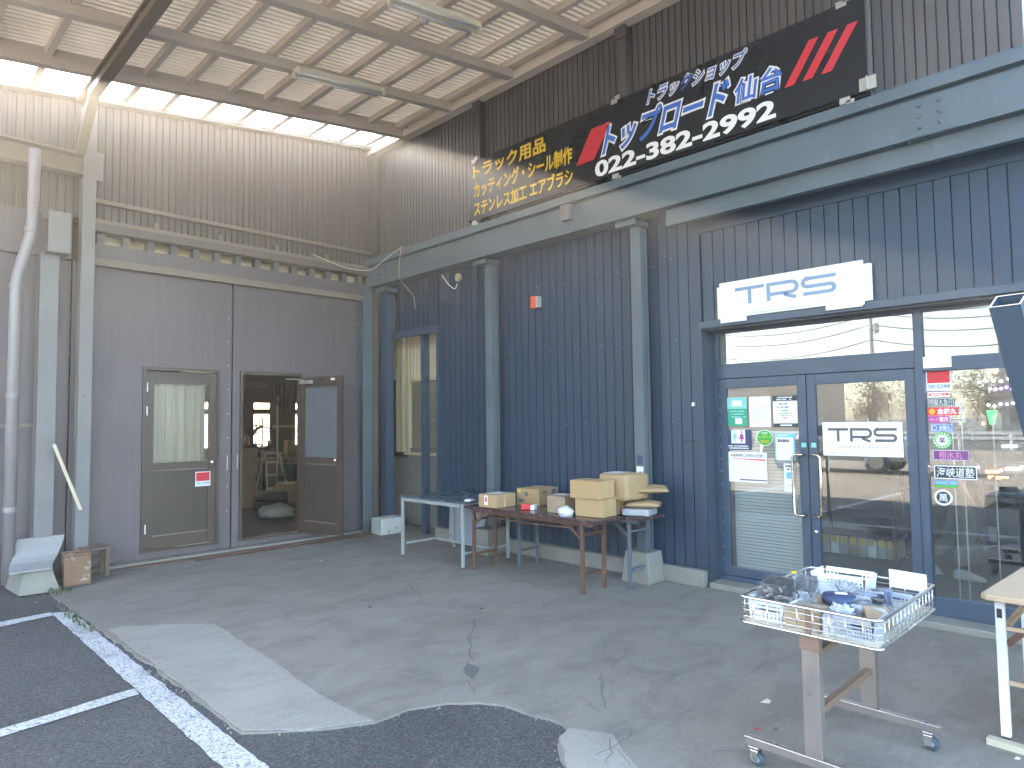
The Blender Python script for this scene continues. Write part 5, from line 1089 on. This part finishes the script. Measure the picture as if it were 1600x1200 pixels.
o = tag(weeds((2.1,-4.46,.25,.02),70,.045,1).build('weeds', M['leafgreen'], None), 'sparse weeds along the end of the white line', 'weeds'); o['kind'] = 'stuff'
o = tag(weeds((.9,-4.36,.06,.05),40,.06,2).build('weeds', M['leafgreen'], None), 'small weeds at the foot of the concrete block', 'weeds'); o['kind'] = 'stuff'
for k, (x, y, m_, s_, lab) in enumerate(((6.924,-2.155,M['ply'],.045,'small dry leaf on the concrete left of the cart'),(8.05,-1.95,M['paper'],.02,'tiny white scrap under the beige table'),(7.05,-2.49,M['redink'],.018,'tiny red scrap on the concrete below the cart'),(7.12,-2.43,M['bracebrown'],.02,'tiny brown leaf scrap below the cart'),(3.6,-2.6,M['dark'],.03,'dark scrap on the concrete near the long crack'),(4.36,-1.97,M['dark'],.022,'dark pebble on the concrete before the brown table'),(1.5,-1.9,M['paper'],.02,'tiny white scrap near the workshop doors'))):
    tag(MB().prism([(0,0),(s_,.2*s_),(1.1*s_,.8*s_),(.4*s_,s_)], lambda u,v,q: (x+u,y+v,.002+q+.25*v),0,.002).build('litter', m_, None), lab, 'litter')

# ------------------------------------------------------------------ inside the shop
for k, (x0, y0, x1, y1, n_) in enumerate(((5.7,1.9,6.5,2.3,3),(6.0,3.6,7.4,4.0,4),(8.0,2.4,8.4,5.0,4))):
    t = thing('display_shelf', ['low shelf of boxed parts behind the right door','tall shelf across the middle of the shop','shelf along the right side of the shop'][k], 'shelf', ((x0+x1)/2,(y0+y1)/2,.05))
    top = .55 if k == 0 else 1.9
    for q in range(n_): B('shelf_board', M['darkgrey'], t, x0,y0,.08+q*(top-.1)/max(1,n_-1),x1,y1,.10+q*(top-.1)/max(1,n_-1))
    for x in (x0,x1-.03):
        for y in (y0,y1-.03): B('upright', M['dark'], t, x,y,.051,x+.03,y+.03,top)
rg = random.Random(3)
for k in range(8):
    x = 5.74+.095*k; h = .10+.05*rg.random(); o = MB().box(x,1.93,.102,x+.085,2.22,.102+h+.08).build('parts_carton', [M['inwall'],M['paper'],M['greyplastic'],M['card']][k % 4], None, bevel=.004)
    tag(o, ['pale','white','grey','tan'][k % 4]+' parts carton on the low shelf behind the right door, place %s' % 'abcdefgh'[k], 'box', 'cartons on the low shelf')
    plate('yellow_tag', M['yellow'], o, pb(1.93), x+.01,x+.07,.22,.30,.001,.003)
for k in range(6):
    x = 7.10+.15*k; y = 2.3+.12*(k % 2)
    mb = MB(); n_ = 16
    for i in range(n_+1):
        u = -.16+.32*i/n_; dx = .03*math.sin(i*1.3+k); mb.v += [(x+u*.35,y+dx,.80),(x+u*.6,y+dx*1.5,.58),(x+u*.8+.02,y+dx*2.2,.26-.04*math.sin(i*.6))]
        if i: b = 3*i; mb.f += [(b-3,b,b+1,b-2),(b-2,b+1,b+2,b-1)]
    o = tag(mb.build('bagged_cover', M['dkfilm'], None, smooth=True), 'glossy bagged seat cover hanging inside the window, %s from the left' % ['first','second','third','fourth','fifth','sixth'][k], 'bag', 'bagged covers hanging in the shop')
    if k == 1: plate('paper_label', M['inwall'], o, pb(y-.07), x-.12,x+.04,.33,.48,0,.002)
o = tag(MB().tube([(6.95,2.36,.82),(9.2,2.36,.82)], .012, 8).build('hanging_rail', M['chrome'], None), 'steel hanging rail for bagged covers inside the window', 'rail')
M['led_w'] = emit('led_white', (.85,.88,1), 5); M['led_o'] = emit('led_orange', (1,.36,.05), 4); M['led_p'] = emit('led_purple', (.45,.25,1), 4); M['led_g'] = emit('led_green', (.1,1,.25), .12)
def led(m, x, z, y, n_, dx, lab):
    t = thing('lamp_display', lab, 'lamp display', (x,y,z)); B('panel', M['dark'], t, x-.03,y,z-.05,x+n_*dx+.03,y+.02,z+.05)
    for k in range(n_): MB().lathe((x+k*dx,y,z+random.uniform(-.015,.015)),[(.010,.0),(.010,-.012),(.005,-.018)],10,'Y').build('marker_lamp', m, t)
led(M['led_w'],7.36,1.905,1.5,7,.055,'row of white marker lamps at the top of the window display'); led(M['led_w'],7.30,1.70,2.2,5,.05,'short row of white marker lamps in the middle of the display'); led(M['led_o'],7.35,1.10,1.5,8,.024,'cluster of glowing orange marker lamps behind the black sticker'); led(M['led_o'],7.40,1.05,1.52,6,.026,'lower row of glowing orange marker lamps in the display')
led(M['led_p'],7.45,1.84,1.45,5,.04,'row of purple marker lamps under the white ones'); led(M['led_w'],7.54,1.13,1.45,5,.028,'white marker lamps right of the orange cluster'); led(M['led_p'],7.28,1.12,1.45,3,.024,'purple marker lamps left of the orange cluster'); led(M['led_o'],7.206,1.535,1.5,2,.17,'pair of orange lamps on posts behind the placard'); led(M['led_w'],7.52,1.31,1.48,4,.03,'white marker lamps above the orange cluster')
t = thing('green_pennant', 'small glowing green pennant in the window display', 'pennant', (7.53,1.0,.05)); poly('pennant', M['led_g'], t, pb(1.0), [(7.49,1.64),(7.57,1.64),(7.55,1.52),(7.51,1.52)], 0,.004); MB().tube([(7.53,1.01,.05),(7.53,1.01,1.64)],.006,6).build('post', M['galv'], t)
t = thing('shop_ceiling_light', 'lit tube light on the shop ceiling', 'light', (7.9,2.0,2.84)); B('lamp_body', M['white'], t, 7.35,2.16,2.85,8.5,2.24,2.899); MB().tube([(7.38,2.2,2.83),(8.45,2.2,2.83)],.014,10).build('lamp_tube', emit('shop_tube', (1,.98,.94), 3), t)
tag(MB().box(6.1,3.0,2.88,6.7,3.6,2.899).build('ceiling_vent', M['greyplastic'], None), 'square vent on the shop ceiling', 'vent')

# person walking inside the shop (legs show under the reflections)
def skin(name, pts, edges, m, parent, sub=2, root=0):
    bm = bmesh.new(); lay = bm.verts.layers.skin.verify(); vs_ = []
    for i, (p, r_) in enumerate(pts):
        v = bm.verts.new(p); v[lay].radius = (r_, r_) if not isinstance(r_, tuple) else r_; v[lay].use_root = (i == root); vs_.append(v)
    for a, b in edges: bm.edges.new((vs_[a], vs_[b]))
    me = bpy.data.meshes.new(name); bm.to_mesh(me); bm.free(); me.materials.append(m)
    o = link(name, me, (0,0,0), parent); s_ = o.modifiers.new('skin','SKIN'); s_.use_smooth_shade = True; u = o.modifiers.new('sub','SUBSURF'); u.levels = sub; u.render_levels = sub
    return o
PX, PYY, F0 = 7.12, 1.72, .05
PE = thing('person', 'person in olive grey trousers and pale sneakers walking inside the shop', 'person', (PX,PYY,F0))
def L(x, y, z): return (PX+x, PYY+y, F0+z)
body = [(L(0,0,.95),.14),(L(0,0,1.12),.13),(L(.01,0,1.33),.145),(L(.02,0,1.44),.09),(L(.04,0,1.52),.055),(L(.06,0,1.60),.085),(L(.07,0,1.70),.085),
        (L(.0,-.17,1.40),.06),(L(-.04,-.22,1.12),.045),(L(.06,-.23,.90),.035),(L(.10,-.23,.82),.035),(L(.0,.17,1.40),.06),(L(-.02,.22,1.12),.045),(L(.10,.22,.92),.035),(L(.14,.22,.84),.035),
        (L(0,-.09,.86),.10),(L(.10,-.09,.50),.07),(L(-.02,-.09,.11),.045),(L(0,.09,.86),.10),(L(-.06,.09,.48),.07),(L(-.30,.09,.15),.045)]
edges_ = [(0,1),(1,2),(2,3),(3,4),(4,5),(5,6),(3,7),(7,8),(8,9),(9,10),(3,11),(11,12),(12,13),(13,14),(0,15),(15,16),(16,17),(0,18),(18,19),(19,20)]
for hand, bx in ((10, L(.10,-.23,.82)), (14, L(.14,.22,.84))):
    s_ = -1 if hand == 10 else 1
    for q in range(5):
        i = len(body); a_ = (q-1.5)*.018 if q < 4 else -.01
        ln = (.065,.075,.07,.055,.05)[q]; dx = .02 if q < 4 else .045
        body.append(((bx[0]+dx*.6+a_, bx[1]-s_*.006, bx[2]-.045 if q < 4 else bx[2]-.015), .011)); body.append(((bx[0]+dx+a_, bx[1]-s_*.018, bx[2]-.05-ln*.6 if q < 4 else bx[2]-.05), .009)); edges_ += [(hand,i),(i,i+1)]
skin('body', body, edges_, M['skin'], PE)
skin('trousers', [(L(0,0,.97),.155),(L(0,-.09,.86),.115),(L(.10,-.09,.50),.095),(L(.0,-.09,.10),.085),(L(0,.09,.86),.115),(L(-.06,.09,.48),.095),(L(-.28,.09,.16),.082)], [(0,1),(1,2),(2,3),(0,4),(4,5),(5,6)], M['trouser'], PE)
skin('jacket', [(L(0,0,.93),.165),(L(0,0,1.12),.155),(L(.01,0,1.33),.165),(L(.02,0,1.44),.10),(L(0,-.17,1.40),.075),(L(-.04,-.22,1.12),.06),(L(.05,-.23,.93),.05),(L(0,.17,1.40),.075),(L(-.02,.22,1.12),.06),(L(.09,.22,.95),.05)], [(0,1),(1,2),(2,3),(3,4),(4,5),(5,6),(3,7),(7,8),(8,9)], M['jacket'], PE)
skin('hair', [(L(.03,0,1.68),.075),(L(.06,0,1.745),.085),(L(.01,0,1.62),.06)], [(0,1),(0,2)], M['hair'], PE)
MB().obox(L(.155,0,1.655),.03,.022,.035).build('nose', M['skin'], PE, bevel=.01)
for s_ in (-1,1): MB().lathe(L(.145,s_*.033,1.685),[(.010,-.005),(.012,.004)],8,'X').build('eye', M['hair'], PE); MB().obox(L(.06,s_*.09,1.66),.045,.018,.06).build('ear', M['skin'], PE, bevel=.008)
MB().obox(L(.148,0,1.608),.01,.045,.01).build('mouth', flat('lip', (.35,.14,.12)), PE, bevel=.003)
def shoe(x, y, pitch):
    mb = MB(); rot = Matrix.Translation(L(x,y,0)) @ Matrix.Rotation(pitch,4,'Y')
    secs = [(-.09,.035,.09),(-.05,.04,.115),(.02,.042,.11),(.08,.045,.075),(.14,.045,.055),(.185,.03,.04)]
    for q, w_, h in secs: mb.v += [tuple(rot @ Vector(p)) for p in ((q,-w_,0),(q,w_,0),(q,w_*.95,h*.6),(q,w_*.5,h),(q,-w_*.5,h),(q,-w_*.95,h*.6))]
    for i in range(5):
        for k in range(6): mb.f.append((i*6+k,i*6+(k+1)%6,(i+1)*6+(k+1)%6,(i+1)*6+k))
    mb.f += [tuple(range(6)), tuple(range(30,36))]; o = mb.build('shoe', M['shoe'], PE, smooth=True); u = o.modifiers.new('sub','SUBSURF'); u.levels = 1; u.render_levels = 1
shoe(.02,-.09,0); shoe(-.31,.09,.5)

# ------------------------------------------------------------------ across the lot (seen mirrored in the shop glass)
def tree(name, label, x, y, h, seed, leaf):
    rg = random.Random(seed); t = thing(name, label, 'tree', (x,y,0), 'autumn trees across the lot')
    mb = MB().tube([(x,y,0),(x+.1,y,h*.25),(x,y+.1,h*.5),(x+.1,y,h*.85)], [.16,.13,.09,.03], 8)
    for k in range(9):
        a = rg.uniform(0,6.28); z = h*rg.uniform(.25,.7); l = h*rg.uniform(.2,.34); mb.tube([(x,y,z),(x+math.cos(a)*l*.5,y+math.sin(a)*l*.5,z+l*.35),(x+math.cos(a)*l,y+math.sin(a)*l,z+l*.6)], [.06,.035,.01], 6)
    mb.build('trunk', M['bark'], t); mb = MB()
    cl = [(rg.gauss(0,h*.17),rg.gauss(0,h*.17),h*rg.uniform(.3,1.0)) for _ in range(34)]
    for k in range(3200):
        c = rg.choice(cl); r_ = h*.075; p = Vector((x+c[0]+rg.gauss(0,r_),y+c[1]+rg.gauss(0,r_),max(h*.2,c[2]+rg.gauss(0,r_)))); s_ = rg.uniform(.03,.075)
        a = Vector((rg.gauss(0,1),rg.gauss(0,1),rg.gauss(0,1))).normalized()*s_; b = a.cross(Vector((rg.gauss(0,1),rg.gauss(0,1),rg.gauss(0,1)))).normalized()*s_
        mb.add([p-a,p+b,p+a,p-b],[(0,1,2,3)])
    mb.build('crown', leaf, t)
for k, (x, y, h) in enumerate(((-7.5,-46,4.6),(-3.8,-45,5.0),(-.5,-46,4.5),(-14,-47,4.4),(3.5,-47,5.2),(7,-46,4.8))):
    tree('autumn_tree', 'brown autumn tree mirrored in the shop glass, %s from the left' % ['third','fourth','fifth','second','sixth','last'][k], x, y, h, 20+k, M['foliage'])
def upole(x, y, h, lab):
    t = thing('utility_pole', lab, 'utility pole', (x,y,0), 'utility poles across the lot')
    MB().tube([(x,y,0),(x,y,h)], [.19,.13], 12).build('pole', M['conc'], t, smooth=True)
    for z in (h-.6,h-1.3): MB().bar((x-1.0,y,z),(x+1.0,y,z),.09,.09).build('cross_arm', M['galv'], t)
    for z in (h-.6,h-1.3):
        for q in (-.9,-.45,.45,.9): MB().lathe((x+q,y,z+.05),[(.04,0),(.05,.08),(.03,.16)],8).build('insulator', M['plastic'], t)
    MB().lathe((x+.38,y,h-2.9),[(.22,0),(.24,.05),(.24,.75),(.2,.85)],14).build('transformer', M['greyplastic'], t)
poles_ = [(-24,-53,11),(-9.9,-55,11.5),(4,-56,11),(-40,-51,11)]
for k, (x, y, h) in enumerate(poles_): upole(x, y, h, ['concrete utility pole left of the trees','concrete utility pole with transformer before the trees','concrete utility pole at the right','farthest left concrete utility pole'][k])
order = [3,0,1,2]
for wi, (dz, q) in enumerate(((-.45,-.9),(-.45,.45),(-1.15,.9),(-2.1,0),(-3.4,0))):
    pts = []
    for i in range(3):
        a = poles_[order[i]]; b = poles_[order[i+1]]
        for k in range(12):
            t_ = k/12; pts.append((a[0]+(b[0]-a[0])*t_+q*.2, a[1]+(b[1]-a[1])*t_, a[2]+(b[2]-a[2])*t_+dz-.9*4*t_*(1-t_)))
    tag(MB().tube(pts, .05, 5).build('power_line', M['black'], None), 'overhead power line across the lot, wire %s from the top' % ['one','two','three','four','five'][wi], 'power line', 'overhead wires')
t = thing('guard_rail', 'white guard rail along the far side of the lot', 'guard rail', (0,-30.5,0))
for z in (.55,.78): MB().bar((-30,-31,z),(30,-31,z),.06,.14).build('rail', M['white'], t)
me_p = MB().tube([(0,0,0),(0,0,.85)], .06, 8).mesh('post', M['white'])
for k in range(30): link('post', me_p, (-29+2*k,-31.08,0), t)
def house(name, label, x0, y0, x1, y1, h, m, rows, cols):
    t = thing(name, label, 'building', ((x0+x1)/2,y1,0)); B('wall', m, t, x0,y0,0,x1,y1,h); B('parapet', M['conc'], t, x0-.2,y0-.2,h+.001,x1+.2,y1+.2,h+.4)
    for r_ in range(rows):
        for c in range(cols):
            x = x0+(c+.25)*(x1-x0)/cols; B('window', M['darkgrey'], t, x,y1-.02,1+r_*h/rows,x+(x1-x0)/cols*.5,y1+.04,1+r_*h/rows+h/rows*.45)
house('apartment_block', 'grey block of flats behind the autumn trees', -2,-75,14,-60,17, M['greypaint'], 5, 7)
house('long_store', 'low brown store far left across the lot', -40,-66,-16,-52,6, mat('brown_store_wall', (.3,.2,.16), .8), 2, 8)
house('warehouse', 'plain pale warehouse far right across the lot', 24,-70,44,-55,8, M['greypaint'], 2, 6)
# parked car out on the lot
CA = thing('parked_car', 'silver parked car out on the sunlit lot', 'car', (1.2,-15,0))
prof = [(-2.1,.35),(-2.1,.75),(-1.9,.9),(-1.0,.98),(-.5,1.42),(.8,1.46),(1.6,1.02),(2.05,.95),(2.12,.6),(2.1,.35)]
def carp(u, v, t_): return (1.2+u, -15+t_, v)
mb = MB(); n_ = len(prof); secs = [(-.82,.93),(-.76,1.0),(.76,1.0),(.82,.93)]
for ty_, s_ in secs:
    for u, v in prof: mb.v.append(carp(u*s_ if v > .5 else u, .35+(v-.35)*s_, ty_*(.88 if v > 1.2 else 1)))
for i in range(3):
    for k in range(n_): mb.f.append((i*n_+k,i*n_+(k+1)%n_,(i+1)*n_+(k+1)%n_,(i+1)*n_+k))
mb.f += [tuple(range(n_)), tuple(range(3*n_,4*n_))]
mb.build('body', M['silver'], CA, bevel=.04)
for s_ in (-1,1):
    MB().prism([(-.9,1.0),(-.45,1.36),(.72,1.40),(1.35,1.04)], carp, s_*.79,s_*.80).build('side_window', M['black'], CA)
    for u in (-1.3,1.3):
        wv = MB().lathe(carp(u,.32,s_*.78),[(.30,-.1),(.32,-.08),(.32,.08),(.30,.1)],20,'Y').build('wheel', M['rubber'], CA, smooth=True); MB().lathe(carp(u,.32,s_*.78),[(.19,-.105),(.19,.105)],14,'Y').build('rim', M['galv'], wv)
    MB().obox(carp(-2.08,.72,s_*.55),.06,.3,.12).build('headlight', M['plastic'], CA, bevel=.02); MB().obox(carp(2.08,.8,s_*.55),.06,.25,.12).build('tail_light', M['redink'], CA, bevel=.02)
# ------------------------------------------------------------------ hazy air volume added to imitate the warm veil of lens glare
hm = bpy.data.materials.new('glare_haze_air'); hm.use_nodes = True; hm.node_tree.nodes.remove(hm.node_tree.nodes['Principled BSDF'])
pv = hm.node_tree.nodes.new('ShaderNodeVolumePrincipled'); pv.inputs['Density'].default_value = .0072; pv.inputs['Color'].default_value = (1,.91,.79,1); pv.inputs['Anisotropy'].default_value = .55
hm.node_tree.links.new(pv.outputs[0], hm.node_tree.nodes['Material Output'].inputs['Volume'])
MB().box(-60,-90,-1.1,60,30,18.5).build('glare_haze', hm, None, kind='stuff')
bpy.data.objects.remove(_to); bpy.data.curves.remove(_tc)
